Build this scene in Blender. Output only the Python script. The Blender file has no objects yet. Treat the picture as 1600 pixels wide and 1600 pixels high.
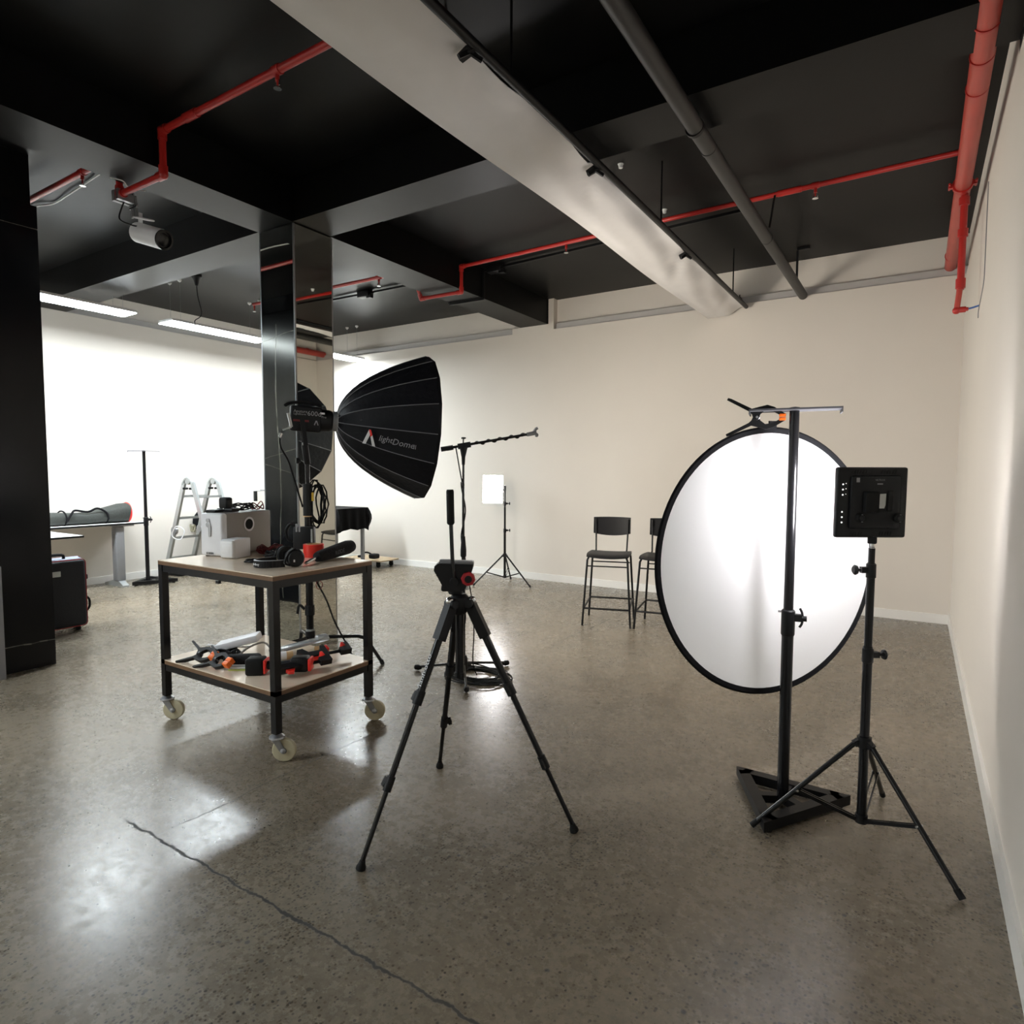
import bpy, bmesh, math, random
from mathutils import Vector, Matrix
random.seed(7)
PI = math.pi
V = Vector
sc = bpy.context.scene
COL = sc.collection

# ------------------------------------------------------------------ camera, world, exposure
cam_d = bpy.data.cameras.new('camera'); cam = bpy.data.objects.new('camera', cam_d); COL.objects.link(cam)
FPX = 990.69; cam_d.sensor_width = 36.0; cam_d.lens = FPX / 1600 * 36.0
cam_d.clip_start = 0.02; cam_d.clip_end = 100
yaw, pitch, roll = math.radians(32.5801), math.radians(3.6506), math.radians(0.1856)
fwd = V((-math.sin(yaw) * math.cos(pitch), math.cos(yaw) * math.cos(pitch), -math.sin(pitch)))
rt = V((math.cos(yaw), math.sin(yaw), 0)); up = rt.cross(fwd)
r2 = rt * math.cos(roll) + up * math.sin(roll); u2 = -rt * math.sin(roll) + up * math.cos(roll)
M = Matrix((r2, u2, -fwd)).transposed().to_4x4(); M.translation = V((0, 0, 1.37))
cam.matrix_world = M
sc.camera = cam
world = bpy.data.worlds.new('world'); sc.world = world; world.use_nodes = True
world.node_tree.nodes['Background'].inputs[0].default_value = (0.8, 0.85, 1, 1)
world.node_tree.nodes['Background'].inputs[1].default_value = 0.02
vs = sc.view_settings
vs.view_transform = 'Standard'; vs.look = 'None'; vs.gamma = 1.0; vs.use_curve_mapping = False
vs.exposure = 0.0
LAMP_L, LED_FAR_L, LED_NEAR_L, SOFT_L = 92.0, 40.0, 100.0, 33.0

# ------------------------------------------------------------------ materials
def mat(name, col, rough=0.5, metal=0.0, var=0.12, scale=14.0, bump=0.0, spec=0.5, emis=0.0, ecol=None, trans=0.0, alpha=1.0, coat=0.0):
    m = bpy.data.materials.new(name); m.use_nodes = True
    nt = m.node_tree; b = nt.nodes['Principled BSDF']
    b.inputs['Roughness'].default_value = rough; b.inputs['Metallic'].default_value = metal
    b.inputs['Specular IOR Level'].default_value = spec
    b.inputs['Coat Weight'].default_value = coat
    tc = nt.nodes.new('ShaderNodeTexCoord')
    n = nt.nodes.new('ShaderNodeTexNoise'); n.inputs['Scale'].default_value = scale; n.inputs['Detail'].default_value = 4
    nt.links.new(tc.outputs['Object'], n.inputs['Vector'])
    mix = nt.nodes.new('ShaderNodeMix'); mix.data_type = 'RGBA'
    mix.inputs[6].default_value = (*[c * (1 - var) for c in col], 1); mix.inputs[7].default_value = (*[min(1, c * (1 + var)) for c in col], 1)
    nt.links.new(n.outputs['Fac'], mix.inputs[0]); nt.links.new(mix.outputs[2], b.inputs['Base Color'])
    if bump:
        bp = nt.nodes.new('ShaderNodeBump'); bp.inputs['Strength'].default_value = bump; bp.inputs['Distance'].default_value = 0.01
        nt.links.new(n.outputs['Fac'], bp.inputs['Height']); nt.links.new(bp.outputs['Normal'], b.inputs['Normal'])
    if emis:
        b.inputs['Emission Color'].default_value = (*(ecol or col), 1); b.inputs['Emission Strength'].default_value = emis
    if trans:
        b.inputs['Transmission Weight'].default_value = trans
    return m

MT = {}
MT['wall'] = mat('wall_paint', (0.69, 0.64, 0.575), 0.85, var=0.02, scale=3, bump=0.03, spec=0.2)
MT['ceil'] = mat('black_ceiling_paint', (0.0042, 0.0041, 0.004), 0.40, var=0.15, scale=5, bump=0.05, spec=0.14)
MT['skirt'] = mat('white_skirting', (0.80, 0.78, 0.74), 0.35, var=0.02)
MT['trim'] = mat('grey_batten', (0.45, 0.43, 0.41), 0.45, var=0.05)
MT['black'] = mat('black_paint', (0.005, 0.005, 0.0055), 0.42, var=0.2, spec=0.25)
MT['blackgloss'] = mat('black_gloss_metal', (0.005, 0.005, 0.006), 0.25, var=0.1, spec=0.35)
MT['rubber'] = mat('black_rubber', (0.006, 0.006, 0.006), 0.7, var=0.2, spec=0.25)
MT['plastic'] = mat('black_plastic', (0.007, 0.007, 0.008), 0.48, var=0.2, scale=40, spec=0.3)
MT['cloth'] = mat('black_cloth', (0.007, 0.007, 0.008), 0.9, var=0.3, scale=60, bump=0.2, spec=0.15)
MT['softfab'] = mat('softbox_nylon', (0.006, 0.006, 0.008), 0.6, var=0.3, scale=25, bump=0.5, spec=0.2)
MT['seam'] = mat('grey_seam', (0.16, 0.16, 0.17), 0.6)
MT['red'] = mat('red_pipe_paint', (0.38, 0.018, 0.014), 0.33, var=0.12, scale=9)
MT['redmain'] = mat('red_main_paint', (0.42, 0.055, 0.040), 0.35, var=0.12, scale=9)
MT['darkpipe'] = mat('dark_conduit', (0.020, 0.019, 0.018), 0.5)
MT['chrome'] = mat('chrome', (0.75, 0.76, 0.78), 0.15, metal=1.0, var=0.05)
MT['steel'] = mat('galvanised_steel', (0.42, 0.43, 0.45), 0.35, metal=0.9, var=0.15)
MT['alu'] = mat('aluminium', (0.42, 0.44, 0.44), 0.35, metal=0.55, var=0.08)
MT['grey'] = mat('grey_metal', (0.25, 0.25, 0.26), 0.4, metal=0.3)
MT['greyboard'] = mat('pale_grey_board', (0.33, 0.34, 0.37), 0.5, var=0.04)
MT['white'] = mat('white_laminate', (0.82, 0.82, 0.82), 0.35, var=0.03)
MT['whiteplastic'] = mat('white_plastic', (0.80, 0.80, 0.82), 0.4, var=0.04)
MT['greyplastic'] = mat('warm_grey_plastic', (0.30, 0.28, 0.26), 0.45, var=0.05)
MT['ply'] = mat('pale_birch_laminate', (0.82, 0.67, 0.52), 0.13, var=0.06, scale=8)
MT['plyedge'] = mat('brown_ply_edge', (0.16, 0.085, 0.04), 0.5, var=0.2, scale=30)
MT['wood'] = mat('plywood', (0.55, 0.42, 0.27), 0.5, var=0.12)
MT['wheel'] = mat('cream_nylon_wheel', (0.52, 0.47, 0.32), 0.4, var=0.1)
MT['orange'] = mat('orange_plastic', (0.9, 0.16, 0.01), 0.4, var=0.08)
MT['redplastic'] = mat('red_plastic', (0.85, 0.03, 0.02), 0.4, var=0.08)
MT['redtape'] = mat('red_tape', (0.80, 0.035, 0.02), 0.35, var=0.1)
MT['tan'] = mat('cardboard_core', (0.55, 0.36, 0.18), 0.7)
MT['redcable'] = mat('dark_red_cable', (0.16, 0.012, 0.012), 0.5)
MT['foam'] = mat('black_foam', (0.006, 0.006, 0.007), 0.95, var=0.4, scale=120, bump=0.6)
MT['print'] = mat('white_print', (0.75, 0.75, 0.76), 0.5)
MT['printgrey'] = mat('grey_print', (0.30, 0.30, 0.31), 0.5)
MT['printdim'] = mat('dark_print', (0.045, 0.05, 0.06), 0.5)
MT['label'] = mat('silver_label', (0.55, 0.56, 0.54), 0.5)
MT['green'] = mat('yellow_green_card', (0.50, 0.58, 0.12), 0.4, var=0.2)
MT['bagcloth'] = mat('grey_green_canvas', (0.035, 0.038, 0.033), 0.8, var=0.2, scale=60, bump=0.3)
MT['caseblk'] = mat('navy_black_fabric', (0.009, 0.0095, 0.013), 0.75, var=0.2, scale=80, bump=0.2)
MT['casetop'] = mat('blue_grey_fabric', (0.20, 0.24, 0.33), 0.6)
MT['casered'] = mat('red_piping', (0.28, 0.008, 0.012), 0.5)
MT['disc'] = mat('white_reflector_cloth', (0.94, 0.94, 0.955), 0.6, var=0.015, scale=4, bump=0.08)
_nt = MT['disc'].node_tree; _b = _nt.nodes['Principled BSDF']; _tr = _nt.nodes.new('ShaderNodeBsdfTranslucent'); _tr.inputs[0].default_value = (.97, .97, .99, 1)
_mx = _nt.nodes.new('ShaderNodeMixShader'); _mx.inputs[0].default_value = .58
_nt.links.new(_b.outputs[0], _mx.inputs[1]); _nt.links.new(_tr.outputs[0], _mx.inputs[2]); _nt.links.new(_mx.outputs[0], _nt.nodes['Material Output'].inputs[0])
MT['plate'] = mat('dull_grey_plate', (0.10, 0.10, 0.11), 0.55, spec=0.3)
MT['ledhole'] = mat('glowing_hole', (1, 1, 1), 0.5, emis=1.6)
MT['fabric'] = mat('white_muslin', (0.68, 0.66, 0.645), 0.8, var=0.04, scale=9, bump=0.12)
MT['inner'] = mat('softbox_diffuser', (0.75, 0.75, 0.75), 0.5, emis=SOFT_L, ecol=(1.0, 0.92, 0.81))
MT['clear'] = mat('clear_plastic', (0.75, 0.78, 0.80), 0.1, trans=0.6, var=0.05)
MT['mirror'] = mat('mirror_glass', (0.66, 0.67, 0.62), 0.02, metal=1.0, var=0.01, scale=2)
MT['blue'] = mat('blue_hose', (0.05, 0.12, 0.35), 0.4)
MT['lamp'] = mat('lamp_diffuser', (1, 1, 1), 0.5, emis=LAMP_L, ecol=(0.87, 0.955, 1.0))
MT['ledfar'] = mat('led_diffuser_far', (1, 1, 1), 0.5, emis=LED_FAR_L, ecol=(1.0, 0.97, 0.97))
MT['lednear'] = mat('led_diffuser_near', (1, 1, 1), 0.5, emis=LED_NEAR_L, ecol=(0.98, 0.965, 1.0))

def marble():
    m = bpy.data.materials.new('black_marble'); m.use_nodes = True; nt = m.node_tree; N = nt.nodes; L = nt.links
    b = N['Principled BSDF']; b.inputs['Roughness'].default_value = 0.2; b.inputs['Specular IOR Level'].default_value = 0.22
    tc = N.new('ShaderNodeTexCoord')
    no = N.new('ShaderNodeTexNoise'); no.inputs['Scale'].default_value = 1.2; no.inputs['Detail'].default_value = 6
    L.new(tc.outputs['Object'], no.inputs['Vector'])
    ab = N.new('ShaderNodeMath'); ab.operation = 'SUBTRACT'; ab.inputs[1].default_value = 0.5; L.new(no.outputs['Fac'], ab.inputs[0])
    a2 = N.new('ShaderNodeMath'); a2.operation = 'ABSOLUTE'; L.new(ab.outputs[0], a2.inputs[0])
    mr = N.new('ShaderNodeMapRange'); mr.inputs[1].default_value = 0.0; mr.inputs[2].default_value = 0.0028; mr.inputs[3].default_value = 1; mr.inputs[4].default_value = 0
    L.new(a2.outputs[0], mr.inputs[0])
    # mask the veins so only some of them show
    n2 = N.new('ShaderNodeTexNoise'); n2.inputs['Scale'].default_value = 0.9; L.new(tc.outputs['Object'], n2.inputs['Vector'])
    m2 = N.new('ShaderNodeMapRange'); m2.inputs[1].default_value = 0.64; m2.inputs[2].default_value = 0.72; L.new(n2.outputs['Fac'], m2.inputs[0])
    mu = N.new('ShaderNodeMath'); mu.operation = 'MULTIPLY'; L.new(mr.outputs[0], mu.inputs[0]); L.new(m2.outputs[0], mu.inputs[1])
    mx = N.new('ShaderNodeMix'); mx.data_type = 'RGBA'; mx.inputs[6].default_value = (0.0055, 0.006, 0.0075, 1); mx.inputs[7].default_value = (0.12, 0.12, 0.115, 1)
    L.new(mu.outputs[0], mx.inputs[0]); L.new(mx.outputs[2], b.inputs['Base Color'])
    return m
MT['marble'] = marble()
MT['vein'] = mat('pale_vein', (0.16, 0.155, 0.13), 0.4, var=0.5, scale=18)

def floor_mat():
    m = bpy.data.materials.new('polished_concrete'); m.use_nodes = True; nt = m.node_tree; N = nt.nodes; L = nt.links
    b = N['Principled BSDF']
    tc = N.new('ShaderNodeTexCoord'); P = tc.outputs['Object']
    def noise(s, d=4, rough=0.6, vec=None):
        n = N.new('ShaderNodeTexNoise'); n.inputs['Scale'].default_value = s; n.inputs['Detail'].default_value = d; n.inputs['Roughness'].default_value = rough
        L.new(vec or P, n.inputs['Vector']); return n.outputs['Fac']
    def mr(v, a, b_, c=0.0, d=1.0):
        n = N.new('ShaderNodeMapRange'); n.inputs[1].default_value = a; n.inputs[2].default_value = b_; n.inputs[3].default_value = c; n.inputs[4].default_value = d
        L.new(v, n.inputs[0]); return n.outputs[0]
    def ma(op, a, b_=None):
        n = N.new('ShaderNodeMath'); n.operation = op
        for i, x in enumerate((a, b_)):
            if x is None: continue
            if isinstance(x, (int, float)): n.inputs[i].default_value = x
            else: L.new(x, n.inputs[i])
        return n.outputs[0]
    def mix(f, a, b_):
        n = N.new('ShaderNodeMix'); n.data_type = 'RGBA'; L.new(f, n.inputs[0])
        for i, x in ((6, a), (7, b_)):
            if isinstance(x, tuple): n.inputs[i].default_value = (*x, 1)
            else: L.new(x, n.inputs[i])
        return n.outputs[2]
    big = noise(0.55, 5, 0.62); mid = noise(2.6, 6, 0.65); fine = noise(38, 5, 0.7)
    c = mix(mr(big, 0.35, 0.68), (0.262, 0.208, 0.145), (0.208, 0.180, 0.136))
    c = mix(mr(mid, 0.42, 0.80, 0, 0.35), c, (0.29, 0.24, 0.175))
    c = mix(mr(mid, 0.30, 0.46, 0.35, 0), c, (0.105, 0.093, 0.074))
    c = mix(mr(fine, 0.32, 0.66, 0, 0.60), c, (0.095, 0.080, 0.060))
    # exposed aggregate, thick in worn patches
    patch = mr(noise(1.1, 3), 0.42, 0.60)
    def speck(scale, thr, dens_lo, dens_hi):
        v = N.new('ShaderNodeTexVoronoi'); v.inputs['Scale'].default_value = scale; L.new(P, v.inputs['Vector'])
        d = mr(v.outputs['Distance'], thr * 0.6, thr, 1, 0)
        sep = N.new('ShaderNodeSeparateColor'); L.new(v.outputs['Color'], sep.inputs[0])
        keep = ma('LESS_THAN', sep.outputs[0], ma('ADD', ma('MULTIPLY', patch, dens_hi - dens_lo), dens_lo))
        return ma('MULTIPLY', d, keep), sep.outputs[1]
    s1, h1 = speck(95, 0.50, 0.13, 0.72)
    s2, h2 = speck(42, 0.38, 0.008, 0.13)
    c = mix(ma('MULTIPLY', s1, 0.90), c, mix(h1, (0.018, 0.016, 0.013), (0.11, 0.085, 0.055)))
    c = mix(ma('MULTIPLY', s2, 0.85), c, mix(h2, (0.035, 0.037, 0.04), (0.12, 0.09, 0.055)))
    # pour joint and crack
    sp = N.new('ShaderNodeSeparateXYZ'); L.new(P, sp.inputs[0]); X, Y = sp.outputs[0], sp.outputs[1]
    w1 = ma('MULTIPLY', ma('SUBTRACT', noise(9, 4, 0.7), 0.5), 0.055)
    dc = ma('ABSOLUTE', ma('ADD', ma('SUBTRACT', Y, 1.213), w1))
    crack = ma('MULTIPLY', mr(dc, 0.0030, 0.0070, 1, 0), ma('MULTIPLY', mr(X, -2.60, -2.52), mr(X, -0.3, -1.7, 0.8, 1)))
    w2 = ma('MULTIPLY', ma('SUBTRACT', noise(2.2, 3), 0.5), 0.16)
    dj = ma('ABSOLUTE', ma('ADD', ma('ADD', X, 2.365), w2))
    joint = ma('MULTIPLY', mr(dj, 0.0015, 0.0045, 1, 0), ma('MULTIPLY', mr(Y, 1.2, 1.26), mr(noise(5), 0.3, 0.5, 0.25, 0.8)))
    line = ma('MAXIMUM', crack, joint)
    c = mix(ma('MULTIPLY', line, 0.95), c, (0.012, 0.012, 0.012))
    L.new(c, b.inputs['Base Color'])
    scr = noise(22, 6, 0.75)
    rg = ma('ADD', mr(mid, 0.3, 0.7, 0.22, 0.31), mr(scr, 0.35, 0.7, -0.04, 0.07))
    L.new(ma('ADD', rg, ma('MULTIPLY', line, 0.4)), b.inputs['Roughness'])
    b.inputs['Specular IOR Level'].default_value = 0.5
    bp = N.new('ShaderNodeBump'); bp.inputs['Strength'].default_value = 0.035; bp.inputs['Distance'].default_value = 0.02
    hh = ma('SUBTRACT', ma('MULTIPLY', ma('ADD', noise(14, 5, 0.7), ma('MULTIPLY', fine, 0.25)), 0.5), ma('MULTIPLY', line, 0.6))
    L.new(hh, bp.inputs['Height']); L.new(bp.outputs['Normal'], b.inputs['Normal'])
    return m
MT['floor'] = floor_mat()

# ------------------------------------------------------------------ mesh helpers
class MB:
    def __init__(s): s.v = []; s.f = []
    def add(s, vs_, fs):
        n = len(s.v); s.v += [tuple(p) for p in vs_]; s.f += [[i + n for i in f] for f in fs]; return s
    def box(s, x0, x1, y0, y1, z0, z1, mtx=None):
        vs_ = [V((x, y, z)) for z in (z0, z1) for y in (y0, y1) for x in (x0, x1)]
        if mtx: vs_ = [mtx @ p for p in vs_]
        return s.add(vs_, [(0, 2, 3, 1), (4, 5, 7, 6), (0, 1, 5, 4), (2, 6, 7, 3), (0, 4, 6, 2), (1, 3, 7, 5)])
    def rbox(s, x0, x1, y0, y1, z0, z1, bev=0.01, seg=3, mtx=None):
        bm = bmesh.new(); bmesh.ops.create_cube(bm, size=1)
        for q in bm.verts: q.co = V(((x0 + x1) / 2 + q.co.x * (x1 - x0), (y0 + y1) / 2 + q.co.y * (y1 - y0), (z0 + z1) / 2 + q.co.z * (z1 - z0)))
        bmesh.ops.bevel(bm, geom=bm.edges[:], offset=bev, segments=seg, affect='EDGES', profile=0.5)
        vs_ = [q.co.copy() for q in bm.verts]
        if mtx: vs_ = [mtx @ p for p in vs_]
        bm.verts.index_update(); s.add(vs_, [[q.index for q in f.verts] for f in bm.faces]); bm.free(); return s
    def bar(s, p0, p1, w, h, upv=(0, 0, 1), taper=1.0):
        p0, p1 = V(p0), V(p1); d = (p1 - p0).normalized(); u = V(upv)
        x = d.cross(u)
        if x.length < 1e-4: x = d.cross(V((1, 0, 0)))
        x.normalize(); y = x.cross(d)
        vs_ = []
        for p, k in ((p0, 1), (p1, taper)):
            vs_ += [p + x * (a * w * k / 2) + y * (b * h * k / 2) for a, b in ((-1, -1), (1, -1), (1, 1), (-1, 1))]
        return s.add(vs_, [(3, 2, 1, 0), (4, 5, 6, 7), (0, 1, 5, 4), (1, 2, 6, 5), (2, 3, 7, 6), (3, 0, 4, 7)])
    def cyl(s, p0, p1, r0, r1=None, n=16):
        r1 = r0 if r1 is None else r1; p0, p1 = V(p0), V(p1); d = (p1 - p0).normalized()
        x = d.orthogonal().normalized(); y = d.cross(x)
        vs_ = [p + (x * math.cos(2 * PI * i / n) + y * math.sin(2 * PI * i / n)) * r for p, r in ((p0, r0), (p1, r1)) for i in range(n)]
        fs = [(i, (i + 1) % n, n + (i + 1) % n, n + i) for i in range(n)] + [list(range(n))[::-1], list(range(n, 2 * n))]
        return s.add(vs_, fs)
    def tube(s, pts, r, n=8, closed=False, smooth=0):
        pts = [V(p) for p in pts]
        if smooth: pts = catmull(pts, smooth, closed)
        m = len(pts); vs_ = []; prev = None
        for i, p in enumerate(pts):
            a = pts[(i - 1) % m] if (closed or i > 0) else p; b = pts[(i + 1) % m] if (closed or i < m - 1) else p
            d = (b - a).normalized() if (b - a).length > 1e-9 else V((0, 0, 1))
            if prev is None: x = d.orthogonal().normalized()
            else:
                x = prev - d * prev.dot(d); x = x.normalized() if x.length > 1e-6 else d.orthogonal().normalized()
            prev = x; y = d.cross(x); rr = r[i * (len(r) - 1) // max(1, m - 1)] if isinstance(r, (list, tuple)) else r
            vs_ += [p + (x * math.cos(2 * PI * k / n) + y * math.sin(2 * PI * k / n)) * rr for k in range(n)]
        fs = []
        for i in range(m if closed else m - 1):
            j = (i + 1) % m
            fs += [(i * n + k, i * n + (k + 1) % n, j * n + (k + 1) % n, j * n + k) for k in range(n)]
        if not closed: fs += [list(range(n))[::-1], list(range((m - 1) * n, m * n))]
        return s.add(vs_, fs)
    def lathe(s, prof, base=(0, 0, 0), axis=(0, 0, 1), n=20):
        base, d = V(base), V(axis).normalized(); x = d.orthogonal().normalized(); y = d.cross(x); vs_ = []
        for r, z in prof: vs_ += [base + d * z + (x * math.cos(2 * PI * i / n) + y * math.sin(2 * PI * i / n)) * max(r, 1e-5) for i in range(n)]
        fs = []
        for j in range(len(prof) - 1): fs += [(j * n + i, j * n + (i + 1) % n, (j + 1) * n + (i + 1) % n, (j + 1) * n + i) for i in range(n)]
        fs += [list(range(n))[::-1], list(range((len(prof) - 1) * n, len(prof) * n))]
        return s.add(vs_, fs)
    def ball(s, c, r, n=12):
        return s.lathe([(r * math.sin(PI * k / 8), -r * math.cos(PI * k / 8)) for k in range(9)], c, (0, 0, 1), n)
    def prism(s, poly, mtx, d):
        n = len(poly); vs_ = [mtx @ V((x, y, -d / 2)) for x, y in poly] + [mtx @ V((x, y, d / 2)) for x, y in poly]
        return s.add(vs_, [list(range(n))[::-1], list(range(n, 2 * n))] + [(i, (i + 1) % n, n + (i + 1) % n, n + i) for i in range(n)])
def catmull(p, k, closed=False):
    out = []; n = len(p)
    for i in range(n if closed else n - 1):
        if closed: a, b, c, d = p[(i - 1) % n], p[i], p[(i + 1) % n], p[(i + 2) % n]
        else: a, b, c, d = p[max(i - 1, 0)], p[i], p[i + 1], p[min(i + 2, n - 1)]
        for j in range(k):
            t = j / k
            out.append(0.5 * ((2 * b) + (c - a) * t + (2 * a - 5 * b + 4 * c - d) * t * t + (3 * b - a - 3 * c + d) * t ** 3))
    if not closed: out.append(p[-1])
    return out
def frame(o, x, y=None, z=None):
    """4x4 with the given axes at o (two of x, y, z)"""
    o = V(o)
    if x is not None and y is not None: x = V(x).normalized(); y = V(y); z = x.cross(y).normalized(); y = z.cross(x)
    elif x is not None: x = V(x).normalized(); z = V(z); y = z.cross(x).normalized(); z = x.cross(y)
    else: z = V(z).normalized(); y = V(y); x = y.cross(z).normalized(); y = z.cross(x)
    m = Matrix((x, y, z)).transposed().to_4x4(); m.translation = o; return m

ROOT = {}     # object name -> world offset of its thing, for parts given in world coordinates
def root_off(o):
    return ROOT.get(o.name, V((0, 0, 0)))
def obj(name, mb, m, parent=None, label=None, smooth=35):
    off = root_off(parent) if parent else V((0, 0, 0))
    me = bpy.data.meshes.new(name)
    me.from_pydata([(p[0] - off.x, p[1] - off.y, p[2] - off.z) for p in mb.v], [], mb.f)
    bm = bmesh.new(); bm.from_mesh(me); bmesh.ops.recalc_face_normals(bm, faces=bm.faces[:]); bm.to_mesh(me); bm.free()
    me.materials.append(MT[m] if isinstance(m, str) else m)
    if smooth:
        me.shade_smooth(); me.set_sharp_from_angle(angle=math.radians(smooth))
    o = bpy.data.objects.new(name, me); COL.objects.link(o)
    if parent: o.parent = parent; ROOT[o.name] = off
    if label: o['label'] = label
    return o
def tag(o, label, cat, group=None):
    o['label'] = label; o['category'] = cat
    if group: o['group'] = group
    return o
def thing(name, label, cat, loc=(0, 0, 0), group=None, rz=0.0, local=False):
    o = bpy.data.objects.new(name, None); o.empty_display_size = 0.1; COL.objects.link(o)
    o.location = loc; o.rotation_euler = (0, 0, rz)
    ROOT[o.name] = V((0, 0, 0)) if local else V(loc)
    return tag(o, label, cat, group)
def solo(name, mb, m, label, cat, group=None, smooth=35):
    return tag(obj(name, mb, m, None, smooth=smooth), label, cat, group)
def struct(name, mb, m, smooth=0, parent=None):
    o = obj(name, mb, m, parent, smooth=smooth)
    if not parent: o['kind'] = 'structure'
    return o
def kids(o): return [c for c in bpy.data.objects if c.parent == o]
def dup(root, loc, rz, label):
    r = root.copy(); COL.objects.link(r); r.location = loc; r.rotation_euler = (0, 0, rz); r['label'] = label
    for ch in kids(root):
        if ch == r: continue
        c = ch.copy(); COL.objects.link(c); c.parent = r
        for g in kids(ch):
            d = g.copy(); COL.objects.link(d); d.parent = c
    return r
def text(s, size, m, parent, mtx, name='lettering', shear=0.0, ext=0.0004, align='LEFT'):
    cu = bpy.data.curves.new(name, 'FONT'); cu.body = s; cu.size = size; cu.extrude = ext; cu.shear = shear
    cu.align_x = align; cu.align_y = 'CENTER'; cu.resolution_u = 2
    t = bpy.data.objects.new('tmp_text', cu); COL.objects.link(t)
    dg = bpy.context.evaluated_depsgraph_get(); me = bpy.data.meshes.new_from_object(t.evaluated_get(dg))
    bpy.data.objects.remove(t); me.transform(mtx)
    off = root_off(parent); me.transform(Matrix.Translation(-off)); me.name = name
    me.materials.clear(); me.materials.append(MT[m])
    o = bpy.data.objects.new(name, me); COL.objects.link(o); o.parent = parent; ROOT[o.name] = off; return o
def ring(c, axis, r, h, n=20): 
    c, a = V(c), V(axis).normalized(); return MB().cyl(c - a * h / 2, c + a * h / 2, r, n=n)

# ------------------------------------------------------------------ room shell
XR, XL, YB, YF, ZC = 0.29, -8.30, 6.91, -3.6, 3.48
ZT, ZS = 3.11, 3.18            # top of the plasterboard, underside of beams
struct('floor', MB().box(XL - .2, XR + .2, YF - .2, YB + .2, -0.1, 0), 'floor')
struct('ceiling', MB().box(XL - .2, XR + .2, YF - .2, YB + .2, ZC, ZC + 0.12), 'ceil')
struct('wall_back', MB().box(XL - .2, XR + .2, YB, YB + 0.09, -0.1, ZT).box(XL - .2, XR + .2, YB + 0.09, YB + .2, -0.1, ZC)
       .box(-4.42, -3.82, YB, YB + 0.09, ZT, ZS).box(-3.895, -3.82, YB, YB + 0.09, ZS, ZC), 'wall')
struct('wall_right', MB().box(XR, XR + 0.08, YF, YB, -0.1, ZT).box(XR + 0.012, XR + .2, YF, YB, ZT, ZC), 'wall')
struct('wall_left', MB().box(XL - 0.09, XL, YF, YB, -0.1, 3.18).box(XL - .2, XL - 0.09, YF, YB, -0.1, ZC), 'wall')
struct('wall_front', MB().box(XL - .2, XR + .2, YF - .2, YF, -0.1, ZC), 'wall')
struct('baseboard_back', MB().box(XL, XR, YB - 0.014, YB, 0, 0.085), 'skirt')
struct('baseboard_right', MB().box(XR - 0.014, XR, YF, YB - 0.014, 0, 0.10), 'skirt')
struct('baseboard_left', MB().box(XL, XL + 0.014, YF, YB - 0.014, 0, 0.085), 'skirt')
# battens and shadow gaps at the top of the plasterboard
struct('trim_1', MB().box(-3.80, XR + .05, YB + 0.03, YB + 0.09, ZT + .002, ZT + 0.075), 'trim')
struct('trim_2', MB().box(XL, -4.44, YB + 0.03, YB + 0.09, ZT + .002, ZT + 0.075), 'trim')
struct('trim_3', MB().box(XR + 0.002, XR + 0.02, 3.5, YB, ZT - .004, ZT + 0.008), 'darkpipe')
struct('trim_4', MB().box(XL - 0.09, XL - 0.03, YF, YB, 3.182, 3.25), 'trim')
struct('trim_5', MB().box(XR + 0.002, XR + 0.08, YF, 3.48, ZT, ZC), 'ceil')
# beams
struct('trim_6', MB().box(-4.30, -3.905, YF, YB + .09, ZS, ZC + .01), 'ceil')
struct('trim_7', MB().box(-3.905, XR + 0.08, 3.13, 3.48, ZS + .001, ZC + .01), 'ceil')
struct('trim_8', MB().box(XL - .05, -4.30, 3.13, 3.48, ZS + .001, ZC + .01), 'ceil')

# mirror-clad column under the beam crossing
t = thing('mirrored_column', 'square floor to ceiling column clad in mirror under the beam crossing', 'column', (-4.1, 3.32, 0))
cx0, cx1, cy0, cy1 = -4.30, -3.905, 3.135, 3.50
obj('core', MB().box(cx0 + .01, cx1 - .01, cy0 + .01, cy1 - .01, 0, ZS), 'black', t)
obj('mirror_panel', MB().box(cx0 + .012, cx1 - .012, cy0, cy0 + .008, 0.002, ZS - .006), 'mirror', t)
obj('mirror_panel', MB().box(cx1 - .008, cx1, cy0 + .012, cy1 - .012, 0.002, ZS - .006), 'mirror', t)
obj('mirror_panel', MB().box(cx0 + .012, cx1 - .012, cy1 - .008, cy1, 0.002, ZS - .006), 'mirror', t)
obj('mirror_panel', MB().box(cx0, cx0 + .008, cy0 + .012, cy1 - .012, 0.002, ZS - .006), 'mirror', t)
for x in (cx0, cx1 - .012):
    for y in (cy0, cy1 - .012):
        obj('corner_trim', MB().box(x, x + .012, y, y + .012, 0, ZS - .004), 'steel', t)

# black marble pier at the left edge
t = thing('marble_pier', 'wide black marble clad pier with thin white veins at the left edge', 'column', (-5.6, 1.4, 0))
px0, px1, py0, py1 = -6.35, -5.10, 0.85, 1.985
obj('core', MB().box(px0 + .02, px1 - .015, py0 + .02, py1 - .03, 0, ZC), 'ceil', t)
for z0, z1 in ((0.0, 0.176), (0.180, 2.994), (2.998, 3.15)):
    obj('slab', MB().box(px0, px1, py1 - .018, py1, z0, z1), 'marble', t)
    obj('slab', MB().box(px1 - .018, px1, py0, py1 - .018, z0, z1), 'marble', t)
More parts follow.
